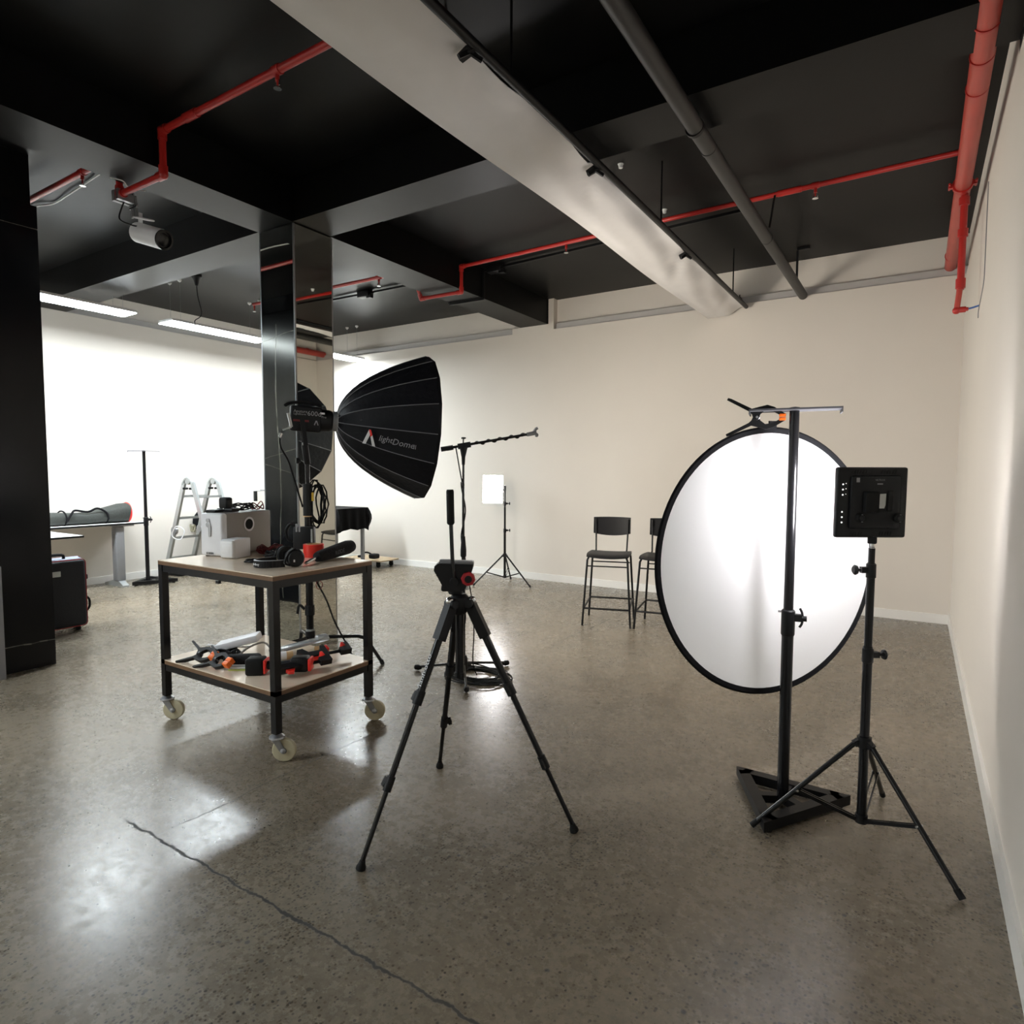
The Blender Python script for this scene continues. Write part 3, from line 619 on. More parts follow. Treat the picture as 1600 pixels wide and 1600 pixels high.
# things on the lower shelf
def clamp_arm(p, side, m='plastic', k=1.0, parent=None, name='arm'):
    pass
def spring_clamp(name, label, F, k, tipm='orange', group=None, ps=1.0):
    """A-clamp in the local xy plane of F: handles toward -x, jaws toward +x"""
    t = thing(name, label, 'clamp', tuple(F.translation), group)
    for s_ in (1, -1):
        poly = [(-.112, .066), (-.108, .074), (-.095, .070), (-.02, .032), (.01, .040), (.035, .046), (.060, .038), (.100, .012), (.098, .002), (.088, .004), (.055, .022), (.030, .026), (.012, .012), (.004, -.010), (-.012, -.010), (-.020, .012), (-.030, .022)]
        poly = [(x * k, y * s_ * k) for x, y in poly]
        if s_ < 0: poly = poly[::-1]
        a = obj('arm', MB().prism(poly, F @ Matrix.Translation((0, 0, s_ * .004 * k)), .020 * k), 'plastic', t)
        obj('pad', MB().rbox(.078 * k, (.084 + .032 * ps) * k, (.001 if s_ > 0 else -.024 * ps) * k, (.024 * ps if s_ > 0 else -.001) * k, -.016 * k, .016 * k, .003 * k, 2, F), tipm, a, label='bright jaw pad')
    obj('spring', MB().tube([F @ V((k * (.0 + .009 * math.cos(th)), k * .009 * math.sin(th), k * (-.012 + .024 * th / 18.8))) for th in [i * .6 for i in range(32)]], .0022 * k, 5), 'steel', t)
    obj('pivot', MB().cyl(F @ V((0, 0, -.016 * k)), F @ V((0, 0, .016 * k)), .005 * k, n=10), 'steel', t)
    return t
spring_clamp('spring_clamp', 'black spring clamp with orange tips at the left end of the lower shelf', frame((-3.225, 1.93, ZT2 + .042), (.93, .2, .0), (-.1, .45, .3)), 1.0, group='orange tipped spring clamps')
spring_clamp('spring_clamp', 'black spring clamp with orange tips in the middle front of the lower shelf', frame((-3.055, 1.915, ZT2 + .042), (.95, .05, .0), (-.02, .45, .3)), 1.0, group='orange tipped spring clamps')
t = thing('power_brick', 'white power brick with cable lying askew on the lower shelf', 'power supply', (-3.2, 2.1, ZT2))
PF = frame((-3.19, 2.12, ZT2 + .07), (.72, .62, .22), (-.62, .75, 0))
obj('body', MB().rbox(-.10, .13, -.055, .055, -.02, .02, .008, 2, PF), 'whiteplastic', t)
obj('cord', MB().tube([PF @ V((-.10, 0, 0)), PF @ V((-.14, .0, .02)), PF @ V((-.17, .03, .01)), PF @ V((-.13, .06, -.02)), PF @ V((-.05, .08, -.04)), PF @ V((.05, .07, -.06))], .006, 6, smooth=5), 'white', t)
solo('black_cable_tangle', tangle(10, (-3.20, 2.06, ZT2), (.105, .07, .06), .0042, 37), 'plastic', 'black cable tangle under the white power brick on the lower shelf', 'cable')
solo('beige_cable', MB().tube([(-3.02, 2.02, ZT2 + .006), (-3.06, 2.05, ZT2 + .03), (-3.07, 2.12, ZT2 + .06), (-3.05, 2.2, ZT2 + .07), (-3.0, 2.22, ZT2 + .02)], .006, 6, smooth=5), 'greyplastic', 'grey beige cable curling beside the white power brick', 'cable')
solo('black_pouch', MB().rbox(-.10, .09, -.035, .035, 0, .055, .024, 4, frame((-2.99, 2.03, ZT2), (.75, .66, 0), (-.66, .75, 0))), 'foam', 'soft black pouch behind the battery card on the lower shelf', 'pouch')
t = thing('battery_card', 'green and white battery blister card on the lower shelf', 'battery pack', (-2.93, 1.955, ZT2))
BF = frame((-2.925, 1.965, ZT2), (.80, .55, 0), (-.55, .8, .12))
obj('card', MB().rbox(-.055, .055, -.02, .028, .001, .008, .002, 2, BF), 'green', t)
for i in range(3): obj('cell', MB().cyl(BF @ V((-.048 + .001, .016 - .013 * i, .013)), BF @ V((.035, .016 - .013 * i, .013)), .0065, n=12), 'clear' if i == 1 else 'label', t)
def ratchet_clamp(label, F, L, k=1.0):
    t = thing('bar_clamp', label, 'clamp', tuple(F.translation), 'black and red bar clamps')
    obj('bar', MB().box(-L * .5, L * .5, -.009, .009, -.004, .004, F), 'blackgloss', t)
    h = obj('fixed_jaw', MB().prism([(L * .5 - .06, -.02), (L * .5, -.02), (L * .5 + .004, .06), (L * .5 - .02, .06), (L * .5 - .03, .02), (L * .5 - .06, .018)], F, .030), 'plastic', t)
    obj('pad', MB().rbox(L * .5 - .036, L * .5 - .02, .022, .062, -.017, .017, .004, 2, F), 'redplastic', h, label='red pad')
    g = obj('trigger_grip', MB().prism([(-L * .5 + .02, -.02), (-L * .5 + .15, -.024), (-L * .5 + .15, .058), (-L * .5 + .125, .06), (-L * .5 + .115, .022), (-L * .5 + .05, .02), (-L * .5 + .03, .06), (-L * .5, .056)], F, .034), 'plastic', t)
    obj('pad', MB().rbox(-L * .5 + .15, -L * .5 + .166, .018, .06, -.019, .019, .004, 2, F), 'redplastic', g, label='red pad')
    obj('trigger', MB().prism([(-L * .5 + .05, -.018), (-L * .5 + .10, -.018), (-L * .5 + .085, -.045), (-L * .5 + .06, -.04)], F, .018), 'redplastic', g)
    return t
ratchet_clamp('black bar clamp with red pads lying across the lower shelf front', frame((-2.60, 2.10, ZT2 + .045), (.25, .97, 0), (-.92, .25, .35)), .30)
ratchet_clamp('black bar clamp with red pads at the right back of the lower shelf', frame((-2.66, 2.30, ZT2 + .045), (.32, .94, 0), (-.9, .3, .3)), .28)
t = thing('cordless_tool', 'black cordless tool with red collar behind the front trolley leg', 'tool', (-2.76, 1.97, ZT2))
TF = frame((-2.80, 1.965, ZT2), (.80, .58, 0), (-.58, .80, 0))
obj('battery_base', MB().rbox(-.04, .05, -.04, .04, 0, .085, .012, 3, TF), 'rubber', t)
obj('collar', MB().rbox(.05, .062, -.038, .038, .008, .078, .004, 2, TF), 'redplastic', t)
obj('grip', MB().tube([TF @ V((.06, 0, .045)), TF @ V((.12, 0, .04)), TF @ V((.19, 0, .05))], .022, 12), 'plastic', t)
hd_ = obj('head', MB().rbox(.18, .27, -.035, .035, .012, .088, .014, 3, TF), 'plastic', t)
obj('nose', MB().rbox(.27, .285, -.034, .034, .018, .080, .004, 2, TF), 'redplastic', hd_)
t = thing('clear_packet', 'clear plastic packet of small parts at the back of the lower shelf', 'packet', (-2.92, 2.38, ZT2))
CF = frame((-2.93, 2.34, ZT2 + .04), (.36, .92, .10), (-.92, .36, 0))
obj('bag', MB().rbox(-.16, .17, -.035, .035, -.006, .012, .006, 2, CF).rbox(.10, .17, -.03, .03, .0, .028, .012, 3, CF), 'clear', t)
obj('contents', MB().rbox(-.14, .08, -.025, .025, -.004, .008, .004, 2, CF), 'grey', t)
t = thing('cardboard_reel', 'small tan reel with white label on the lower shelf', 'reel', (-2.87, 2.20, ZT2))
obj('reel', MB().lathe([(.022, 0), (.022, .09)], (-2.90, 2.16, ZT2 + .022), (.5, .86, 0), 18), 'tan', t)
obj('paper_label', MB().lathe([(.0235, 0), (.0235, .05)], (-2.897, 2.165, ZT2 + .0235), (.5, .86, 0), 18), 'white', t)
solo('orange_tip_piece', MB().rbox(-.03, .03, -.012, .012, 0, .03, .005, 2, frame((-2.85, 2.42, ZT2), (.5, .86, 0), (-.86, .5, 0))), 'tan', 'small orange brown block under the clear packet', 'block')

# ------------------------------------------------------------------ camera tripod in the centre
def seg(a, b, t_): return V(a) + (V(b) - V(a)) * t_
TB = V((-1.479, 1.939, 0))
t = thing('camera_tripod', 'black camera tripod with fluid head and pan bar in the centre foreground', 'tripod', tuple(TB))
apex = TB + V((0, 0, .868))
obj('crown', MB().lathe([(.022, -.05), (.034, -.035), (.040, -.01), (.036, .018), (.024, .03)], apex, n=18), 'plastic', t)
obj('centre_column', MB().cyl(apex + V((0, 0, -.28)), apex + V((0, 0, -.03)), .017, n=16).cyl(apex + V((0, 0, -.30)), apex + V((0, 0, -.28)), .02, n=16), 'blackgloss', t)
for k, foot in enumerate(((-1.565, 1.488, 0), (-1.052, 2.097, 0), (-1.819, 2.23, 0))):
    foot = V(foot); d = (foot - TB).normalized(); topp = apex + d * .042 + V((0, 0, -.005)); fl = V((foot.x, foot.y, .012)); ld = (fl - topp).normalized()
    sd = ld.cross(V((0, 0, 1))).normalized()
    lg = obj('leg', MB().cyl(seg(topp, fl, .14), seg(topp, fl, .40), .0145, n=14).cyl(seg(topp, fl, .36), seg(topp, fl, .72), .0115, n=14).cyl(seg(topp, fl, .70), seg(topp, fl, .985), .0088, n=14), 'blackgloss', t)
    obj('shoulder', MB().bar(topp + sd * 0 - ld * .01, seg(topp, fl, .15), .040, .034, sd).lathe([(.016, -.026), (.019, -.02), (.019, .02), (.016, .026)], topp, sd, 16), 'plastic', lg)
    obj('shoulder_cap', MB().ball(topp + V((0, 0, .012)) + d * .008, .017, 14), 'chrome', lg, label='polished grey hinge cap')
    for f_ in (.385, .71):
        c = seg(topp, fl, f_)
        obj('lock', MB().cyl(c - ld * .03, c + ld * .022, .0185 if f_ < .5 else .0155, n=14).bar(c + sd * .02 - ld * .022, c + sd * .028 + ld * .012, .012, .016, sd).bar(c - sd * .012, c + sd * .034, .010, .016, ld), 'plastic', lg)
    obj('rubber_foot', MB().lathe([(.012, 0), (.017, .004), (.017, .014), (.012, .024), (.010, .034)], foot, (-ld * 1.0 + V((0, 0, .6))), 14), 'rubber', lg)
    if k == 0:
        nn = V((0, 0, 1)).cross(d).normalized()
        view = (V((0, 0, 1.37)) - seg(topp, fl, .27)).normalized(); n_ = (view - ld * view.dot(ld)).normalized(); n2 = (n_ * .55 + (ld.cross(n_) if ld.cross(n_).dot(V((-1, 0, 0))) > 0 else n_.cross(ld)) * .8).normalized()
        text('Manfrotto', .034, 'print', lg, frame(seg(topp, fl, .36) + n2 * .0152, -ld, tuple(n2.cross(-ld))))
H0 = apex + V((0, 0, .03))
hx = V((.843, .538, 0)); hy = V((-.538, .843, 0))            # head axes
HF = frame(H0 + V((-.012, -.01, 0)), hx, tuple(hy))
obj('head_base', MB().lathe([(.026, 0), (.030, .01), (.028, .02), (.034, .026)], HF.translation, n=20), 'plastic', t)
hd_ = obj('fluid_head', MB().prism([(-.028, .018), (.036, .018), (.05, .045), (.068, .102), (.070, .118), (-.062, .122), (-.076, .112), (-.078, .095), (-.045, .035)], HF @ frame((0, 0, 0), (1, 0, 0), (0, 0, 1)), .085), 'plastic', t)
obj('camera_plate', MB().rbox(-.056, .070, -.028, .028, .116, .128, .003, 2, HF).rbox(-.06, -.005, -.018, .018, .126, .132, .002, 2, HF), 'grey', hd_)
kb = obj('tilt_knob', MB().lathe([(.012, 0), (.026, .002), (.028, .01), (.024, .016), (.015, .018)], HF @ V((.052, -.0425, .066)), HF.to_3x3() @ V((.1, -1, 0)), 8), mat('dark_red_knob', (.42, .012, .02), .4), hd_, label='red tilt drag knob')
obj('knob_cap', MB().lathe([(.015, 0), (.014, .021), (.002, .023)], HF @ V((.052, -.0425, .066)), HF.to_3x3() @ V((.1, -1, 0)), 16), 'plastic', hd_)
obj('pan_lock', MB().rbox(-.055, -.02, -.02, .02, .01, .035, .008, 2, HF), 'plastic', hd_)
obj('level_bubble', MB().cyl(HF @ V((.045, -.02, .02)), HF @ V((.045, -.02, .03)), .008, n=12), 'label', hd_)
pb_ = obj('pan_bar', MB().tube([HF @ V((.0, -.05, .05)), HF @ V((-.002, -.058, .10)), HF @ V((-.006, -.06, .15)), HF @ V((-.012, -.056, .30)), HF @ V((-.012, -.055, .32))], .0075, 10, smooth=4), 'blackgloss', t)
obj('grip', MB().lathe([(.010, 0), (.0145, .006), (.0145, .125), (.012, .132)], HF @ V((-.012, -.056, .272)), HF.to_3x3() @ V((-.02, .0, 1)), 16), 'rubber', pb_)
obj('bar_clamp_boss', MB().lathe([(.016, -.012), (.018, .0), (.016, .012)], HF @ V((0, -.05, .055)), HF.to_3x3() @ V((0, 1, 0)), 14), 'plastic', hd_)

# ------------------------------------------------------------------ microphone boom stand behind the tripod
BB = V((-2.524, 3.352, 0))
t = thing('boom_stand', 'black microphone boom stand with wrapped cable behind the camera tripod', 'microphone stand', tuple(BB))
for foot in ((-2.87, 3.267, 0), (-2.397, 3.698, 0), (-2.305, 3.091, 0)):
    f_ = V(foot); d = (f_ - BB).normalized()
    l_ = obj('leg', MB().cyl(BB + V((0, 0, .085)) + d * .02, f_ + V((0, 0, .022)), .0085, n=10), 'blackgloss' , t)
    obj('rubber_foot', MB().lathe([(.01, 0), (.017, .006), (.019, .03), (.012, .05)], f_ + V((0, 0, .022)) + d * .01, -d, 12), 'rubber', l_)
obj('base_hub', MB().lathe([(.016, .03), (.026, .05), (.028, .12), (.018, .14)], BB, n=16), 'plastic', t)
obj('pole', MB().cyl(BB + V((0, 0, .05)), BB + V((0, 0, .86)), .0125, n=14).cyl(BB + V((0, 0, .84)), BB + V((0, 0, 1.50)), .0085, n=14), 'blackgloss', t)
obj('height_clutch', MB().lathe([(.014, 0), (.020, .01), (.020, .05), (.012, .14)], BB + V((0, 0, .80)), n=16), 'plastic', t)
b0, b1 = V((-2.622, 3.275, 1.517)), V((-2.135, 3.61, 1.622)); bt = seg(b0, b1, .42); bt = V((BB.x, BB.y, seg(b0, b1, (BB.x - b0.x) / (b1.x - b0.x)).z))
bd_ = (b1 - b0).normalized()
obj('swivel', MB().lathe([(.011, 0), (.014, .05), (.026, .10), (.030, .115)], BB + V((0, 0, bt.z - .125)), n=14).bar(bt - bd_ * .035, bt + bd_ * .05, .036, .036).cyl(bt + V((0, 0, .01)), bt + V((0, 0, .045)), .005, n=8).lathe([(.006, .0), (.018, .004), (.018, .012), (.006, .014)], bt + V((0, 0, .042)), n=10), 'plastic', t)
bm_ = obj('boom_arm', MB().cyl(b0, b1, .0085, n=12), 'blackgloss', t)
obj('counterweight', MB().cyl(b0 - bd_ * .02, b0 + bd_ * .06, .016, n=14).cyl(bt - bd_ * .11, bt - bd_ * .075, .016, n=12), 'plastic', bm_)
obj('mic_clip', MB().cyl(b1 - bd_ * .05, b1 + bd_ * .015, .014, n=12).tube([b1 + V((-.008, -.005, .0)), b1 + V((.01, .006, .03)), b1 + V((.02, .01, .034))], .010, 8).ball(b1 + V((.012, .008, -.012)), .014), 'grey', bm_)
def helix(a, b, r, turns, n=60, ph=0):
    a, b = V(a), V(b); d = (b - a).normalized(); x = d.orthogonal().normalized(); y = d.cross(x)
    return [seg(a, b, i / n) + (x * math.cos(ph + turns * 2 * PI * i / n) + y * math.sin(ph + turns * 2 * PI * i / n)) * r for i in range(n + 1)]
obj('wrapped_cable', MB().tube(helix(bt + bd_ * .08, b1 - bd_ * .05, .012, 4.5), .0045, 6), 'rubber', t)
obj('wrapped_cable', MB().tube(helix(BB + V((0, 0, 1.30)), BB + V((0, 0, .16)), .014, 3.2, 60), .0042, 6), 'rubber', t)
obj('wrapped_cable', MB().tube([bt - bd_ * .05, bt + V((-.035, -.02, -.06)), BB + V((-.02, -.012, 1.38)), BB + V((0.0, -.013, 1.30))], .0042, 6, smooth=5), 'rubber', t)
solo('coiled_black_cable', tangle(9, (-2.43, 3.39, 0), (.24, .19, .02), .0045, 41, k=14), 'rubber', 'coiled black cable on the floor around the boom stand feet', 'cable')
solo('hanging_black_cable', MB().tube([BB + V((.02, 0, .75)), BB + V((.05, .03, .5)), BB + V((.06, .035, .3)), BB + V((.055, .03, .1)), BB + V((.08, .04, .006))], .004, 6, smooth=5), 'rubber', 'thin black cable hanging from the boom stand pole to the floor', 'cable')

# ------------------------------------------------------------------ generic light stand
def light_stand(label, B, feet, hub, bot, joints, top, r0, knobs):
    B = V((B[0], B[1], 0)); t = thing('light_stand', label, 'light stand', tuple(B), 'folding light stands')
    zs = [bot] + [j for j in joints] + [top]
    for i in range(len(zs) - 1): obj('pole_section', MB().cyl(B + V((0, 0, zs[i])), B + V((0, 0, zs[i + 1] + (.02 if i < len(zs) - 2 else 0))), r0 - .0025 * i, n=16), 'blackgloss', t)
    obj('collar', MB().cyl(B + V((0, 0, hub - .022)), B + V((0, 0, hub + .018)), r0 + .008, n=16), 'plastic', t)
    obj('base_collar', MB().cyl(B + V((0, 0, bot - .004)), B + V((0, 0, bot + .026)), r0 + .005, n=16), 'plastic', t)
    for f_ in feet:
        f_ = V((f_[0], f_[1], 0)); d = (f_ - B).normalized(); a = B + d * (r0 + .012) + V((0, 0, hub - .005)); e = f_ + V((0, 0, .009))
        sd = d.cross(V((0, 0, 1)))
        l_ = obj('leg', MB().cyl(a, e, .0095, n=12), 'blackgloss', t)
        obj('foot_cap', MB().cyl(e - (e - a).normalized() * .03, e, .0112, n=12), 'rubber', l_)
        obj('ear', MB().bar(B + d * r0 + V((0, 0, hub)), a + d * .008 - V((0, 0, .008)), .022, .02).cyl(a - sd * .014, a + sd * .014, .004, n=8), 'plastic', l_)
        m_ = seg(a, e, .56)
        for s_ in (-1, 1): obj('brace', MB().bar(B + d * (r0 + .006) + sd * s_ * .009 + V((0, 0, bot + .01)), m_ + sd * s_ * .009, .004, .013), 'blackgloss', l_)
        obj('rivet', MB().cyl(m_ - sd * .014, m_ + sd * .014, .0045, n=8), 'chrome', l_)
    for z, ang, rr_ in knobs:
        d = V((math.cos(ang), math.sin(ang), 0)); c = B + V((0, 0, z))
        k_ = obj('clutch', MB().cyl(c - V((0, 0, .028)), c + V((0, 0, .022)), rr_ + .005, n=14).bar(c, c + d * (rr_ + .026), .018, .022), 'plastic', t)
        obj('knob', MB().lathe([(.005, 0), (.005, .014), (.017, .017), (.019, .024), (.012, .030)], c + d * (rr_ + .024), d, 10), 'plastic', k_)
    obj('spigot', MB().cyl(B + V((0, 0, top)), B + V((0, 0, top + .045)), .0075, n=12), 'chrome', t)
    return t
rdir = .57  # camera-right heading
light_stand('black light stand in the right foreground carrying the nearest LED panel', (-.132, 2.649), ((-.492, 2.496), (.171, 2.416), (-.076, 3.036)), .372, .065, (.71, 1.02), 1.095, .0165,
            ((.70, rdir, .0145), (1.015, rdir + PI, .012)))
light_stand('black light stand against the back wall with bright LED panel', (-4.186, 6.391), ((-4.434, 6.077), (-3.796, 6.351), (-4.327, 6.746)), .36, .085, (.62, .92), 1.16, .015,
            ((.66, rdir, .0125), (.985, rdir, .010)))

# LED panel, seen from the back, on the near stand
t = thing('led_panel', 'black LED panel seen from behind on the right foreground stand', 'light', (-.14, 2.649, 1.13))
# panel plane axes: right (seen from camera) and the direction its lamps point
pr = V((.84, .545, 0)).normalized(); pu = V((-.012, -.02, 1)).normalized(); pd = pu.cross(pr); pd = pd if pd.y > 0 else -pd
LF = frame((-.143, 2.645, 1.262), pr, tuple(pu))      # local z points back toward the camera
zb = 1 if (LF.to_3x3() @ V((0, 0, 1))).y < 0 else -1
body = obj('housing', MB().rbox(-.128, .128, -.128, .128, -.014, .012, .008, 3, LF).rbox(-.085, .098, -.095, .098, .010, .026, .010, 2, LF), 'plastic', t)
obj('diffuser', MB().rbox(-.110, .110, -.120, .120, -.0165, -.012, .002, 1, LF), 'lednear', t)
for sgn, x0 in ((1, -.078), (1, .03)):
    for i in range(6):
        obj('vent_slot', MB().bar(LF @ V((x0 + i * .010, .104, .0125)), LF @ V((x0 + i * .010 + .004, .118, .0125)), .003, .002, LF.to_3x3() @ V((0, 0, 1))), 'rubber', body)
        if i < 5: obj('vent_slot', MB().bar(LF @ V((x0 + i * .010, -.120, .0125)), LF @ V((x0 + i * .010 + .004, -.106, .0125)), .003, .002, LF.to_3x3() @ V((0, 0, 1))), 'rubber', body)
for y in (.066, .047, .028, -.034, -.053, -.072):
    obj('light_hole', MB().lathe([(.0036, 0), (.001, .0008)], LF @ V((-.108, y, .0118)), LF.to_3x3() @ V((0, 0, 1)), 10), 'ledhole', body, label='small hole glowing white')
    if y > 0: obj('light_hole', MB().lathe([(.0018, 0), (.0008, .0008)], LF @ V((-.097, y + .003, .0118)), LF.to_3x3() @ V((0, 0, 1)), 8), 'ledhole', body, label='small hole glowing white')
bay = obj('battery_mount', MB().rbox(-.042, .008, -.035, .040, .024, .048, .005, 2, LF).rbox(.046, .066, -.03, .045, .024, .032, .003, 1, LF), 'rubber', t)
obj('silver_sticker', MB().prism([(-.011, .026), (.011, .027), (.010, -.014), (.006, -.026), (-.012, -.026)], LF @ Matrix.Translation((.030, .006, .0268)), .001), 'label', bay)
for x in (-.050, .088):
    k_ = obj('dial', MB().lathe([(.018, 0), (.017, .012), (.015, .016)], LF @ V((x, -.055, .025)), LF.to_3x3() @ V((0, 0, 1)), 24), 'rubber', t)
    obj('dial_cap', MB().lathe([(.011, 0), (.010, .002)], LF @ V((x, -.055, .041)), LF.to_3x3() @ V((0, 0, 1)), 24), 'plastic', k_)
    for dy in (.013, -.013): obj('dial_mark', MB().box(-.003, .003, -.001, .001, 0, .001, LF @ Matrix.Translation((x, -.055 + dy, .041))), 'printgrey', k_)
obj('small_screen', MB().box(-.006, .006, -.008, .008, 0, .001, LF @ Matrix.Translation((-.062, .082, .0265))), 'printgrey', t)
text('VILTROX', .0085, 'printgrey', body, LF @ Matrix.Translation((.018, .082, .0262)), align='CENTER')
obj('printed_line', MB().box(-.010, .010, -.0022, .0022, 0, .0006, LF @ Matrix.Translation((.018, .068, .0262))), 'printgrey', body)
for i in range(3): obj('side_slot', MB().box(.1178, .1186, .02 + i * .02, .03 + i * .02, -.006, .006, LF), 'rubber', body)
obj('socket', MB().cyl((-.132, 2.649, 1.098), (-.132, 2.649, 1.10), .010, n=12).rbox(-.147, -.117, 2.634, 2.664, 1.112, 1.138, .003, 1), 'plastic', t)

# far LED panel, lit side to the room
t = thing('led_panel', 'glowing white LED panel on the stand by the back wall', 'light', (-4.27, 6.33, 1.15))
fr = V((.90, .44, 0)).normalized(); fu = V((-.06, 0, 1)).normalized(); FF = frame((-4.30, 6.30, 1.158), fr, tuple(fu))
obj('housing', MB().rbox(-.125, .125, -.172, .172, -.03, .0, .012, 3, FF), 'plastic', t)
obj('diffuser', MB().rbox(-.120, .120, -.167, .167, -.001, .006, .010, 2, FF), 'ledfar', t)
obj('bracket', MB().bar((-4.186, 6.391, 1.15), FF @ V((.06, 0, -.03)), .02, .02).cyl((-4.186, 6.391, 1.14), (-4.186, 6.391, 1.20), .013, n=12), 'plastic', t)
text('LED', .022, 'printgrey', t, frame(FF @ V((-.06, -.182, -.008)), fr, tuple(fu))) if False else None

# ------------------------------------------------------------------ heavy T stands
def t_stand(label, tri, P, plate_dir, ztop, zj, group):
    P = V((P[0], P[1], 0)); t = thing('t_stand', label, 'stand', tuple(P), group)
    tri = [V((a, b, 0)) for a, b in tri]; cen = sum(tri, V()) / 3; zz, hh = .032, .040
    for i in range(3):
        a, b = tri[i], tri[(i + 1) % 3]; d = (b - a).normalized(); ins = (cen - (a + b) / 2).normalized() * .022
        obj('base_bar', MB().bar(a + ins + d * .040 + V((0, 0, zz)), b + ins - d * .040 + V((0, 0, zz)), .044, hh), 'black', t)
    for i in range(3):
        q = tri[i]; u_ = (tri[(i + 1) % 3] - q).normalized(); w_ = (tri[(i + 2) % 3] - q).normalized(); loc_ = [q, q + u_ * .078, q + (u_ + w_).normalized() * .076, q + w_ * .078]
        obj('corner', MB().add([p + V((0, 0, zz - hh / 2)) for p in loc_] + [p + V((0, 0, zz + hh / 2)) for p in loc_], [(3, 2, 1, 0), (4, 5, 6, 7), (0, 1, 5, 4), (1, 2, 6, 5), (2, 3, 7, 6), (3, 0, 4, 7)]), 'black', t)
    for i in range(3):
        obj('base_strut', MB().bar(seg(tri[i], tri[(i + 1) % 3], .5) + (cen - seg(tri[i], tri[(i + 1) % 3], .5)).normalized() * .03 + V((0, 0, zz)), cen + V((0, 0, zz)), .034, .032), 'black', t)
    for q in tri: obj('foot_pad', MB().cyl(q + (cen - q).normalized() * .05, q + (cen - q).normalized() * .05 + V((0, 0, .014)), .018, n=12), 'rubber', t)
    obj('pole', MB().cyl(P + V((0, 0, .03)), P + V((0, 0, zj)), .0225, n=20), 'blackgloss', t)
    obj('pole', MB().cyl(P + V((0, 0, zj - .05)), P + V((0, 0, ztop)), .0185, n=20), 'blackgloss', t)
    c = obj('height_collar', MB().lathe([(.0235, 0), (.026, .006), (.026, .10), (.022, .105)], P + V((0, 0, zj - .085)), n=20), 'plastic', t)
    pd_ = V((*plate_dir, 0)).normalized(); ps = V((-pd_.y, pd_.x, 0))
    obj('wing_bolt', MB().bar(P + V((0, 0, zj - .01)), P + pd_ * .05 + V((0, 0, zj - .01)), .024, .028).cyl(P + pd_ * .05 + V((0, 0, zj - .012)), P + pd_ * .068 + V((0, 0, zj - .012)), .011, n=12)
        .tube([P + pd_ * .042 + V((0, 0, zj + .028)), P + pd_ * .05 + V((0, 0, zj + .012)), P + pd_ * .053 + V((0, 0, zj - .012)), P + pd_ * .05 + V((0, 0, zj - .034)), P + pd_ * .042 + V((0, 0, zj - .048))], .005, 6, smooth=3), 'plastic', c)
    obj('wing_bolt', MB().cyl(P - pd_ * .022 + V((0, 0, zj + .01)), P - pd_ * .038 + V((0, 0, zj + .01)), .004, n=8), 'grey', c)
    pl = obj('top_plate', MB().box(-.165, .165, -.055, .055, -.004, .003, frame(P + V((0, 0, ztop)), pd_, tuple(ps))), 'plate', t, label='flat grey steel plate')
    for s_ in (-1, 1):
        obj('folded_lip', MB().box(s_ * .165 - .002, s_ * .165 + .002, -.055, .055, -.018, .003, frame(P + V((0, 0, ztop)), pd_, tuple(ps))), 'plate', pl)
    obj('cap', MB().lathe([(.022, 0), (.02, .006), (.006, .009)], P + V((0, 0, ztop + .002)), n=16), 'black', t)
    return t
RP = V((-.419, 2.721, 0))
t_stand('heavy black T stand in front of the round reflector', ((-.640, 2.885), (-.440, 2.46), (-.184, 2.868)), RP, (.98, .16), 1.617, .80, 'heavy T stands on triangular bases')
t_stand('heavy black T stand near the left wall beside the ladder', ((-7.76, 3.83), (-7.60, 4.29), (-8.08, 4.19)), (-7.79, 4.03), (.47, .88), 1.600, .79, 'heavy T stands on triangular bases')

# ------------------------------------------------------------------ round reflector
RC = V((-.506, 2.815, .998)); RN = V((.781, -.624, .027)).normalized(); RR = .558
ru = V((0, 0, 1)).cross(RN).normalized(); rv = RN.cross(ru)
t = thing('round_reflector', 'large round white collapsible reflector with black rim behind the T stand', 'reflector', tuple(RC))
nth, nr = 96, 14; pts, fs = [RC], []
def rad(a): return RR - .010
for j in range(1, nr + 1):
    for i in range(nth):
        a = 2 * PI * i / nth; q = j / nr; r_ = rad(a) * q
        w = .003 * math.sin(2 * a + .6) * q * q
        pts.append(RC + (ru * math.cos(a) + rv * math.sin(a)) * r_ + RN * w)
for i in range(nth): fs.append((0, 1 + i, 1 + (i + 1) % nth))
for j in range(nr - 1):
    for i in range(nth): a, b = 1 + j * nth + i, 1 + j * nth + (i + 1) % nth; fs.append((a, a + nth, b + nth, b))
k0 = len(pts); back = [p - RN * .003 for p in pts]; allp = pts + back; fall = fs + [tuple(x + k0 for x in reversed(f)) for f in fs]
obj('cloth', MB().add(pts, fs), 'disc', t, smooth=80)
rim = []
for i in range(nth):
    a = 2 * PI * i / nth; w = .003 * math.sin(2 * a + .6); rim.append((a, w))
rb = MB(); prof = [(-.022, .0045), (-.004, .006), (.004, .0), (-.004, -.006), (-.022, -.0045)]
vsr = [RC + (ru * math.cos(a) + rv * math.sin(a)) * (RR + p) + RN * (w + q) for a, w in rim for p, q in prof]
fr_ = []
for i in range(nth):
    for k in range(5): a, b = i * 5 + k, i * 5 + (k + 1) % 5; c, d = ((i + 1) % nth) * 5 + k, ((i + 1) % nth) * 5 + (k + 1) % 5; fr_.append((a, b, d, c))
obj('rim', rb.add(vsr, fr_), 'cloth', t, label='black elastic rim')
topc = RC + rv * (RR + .008)
obj('hanging_tab', MB().box(-.018, .018, -.02, .02, -.004, .004, frame(topc, ru, tuple(rv))), 'cloth', t)
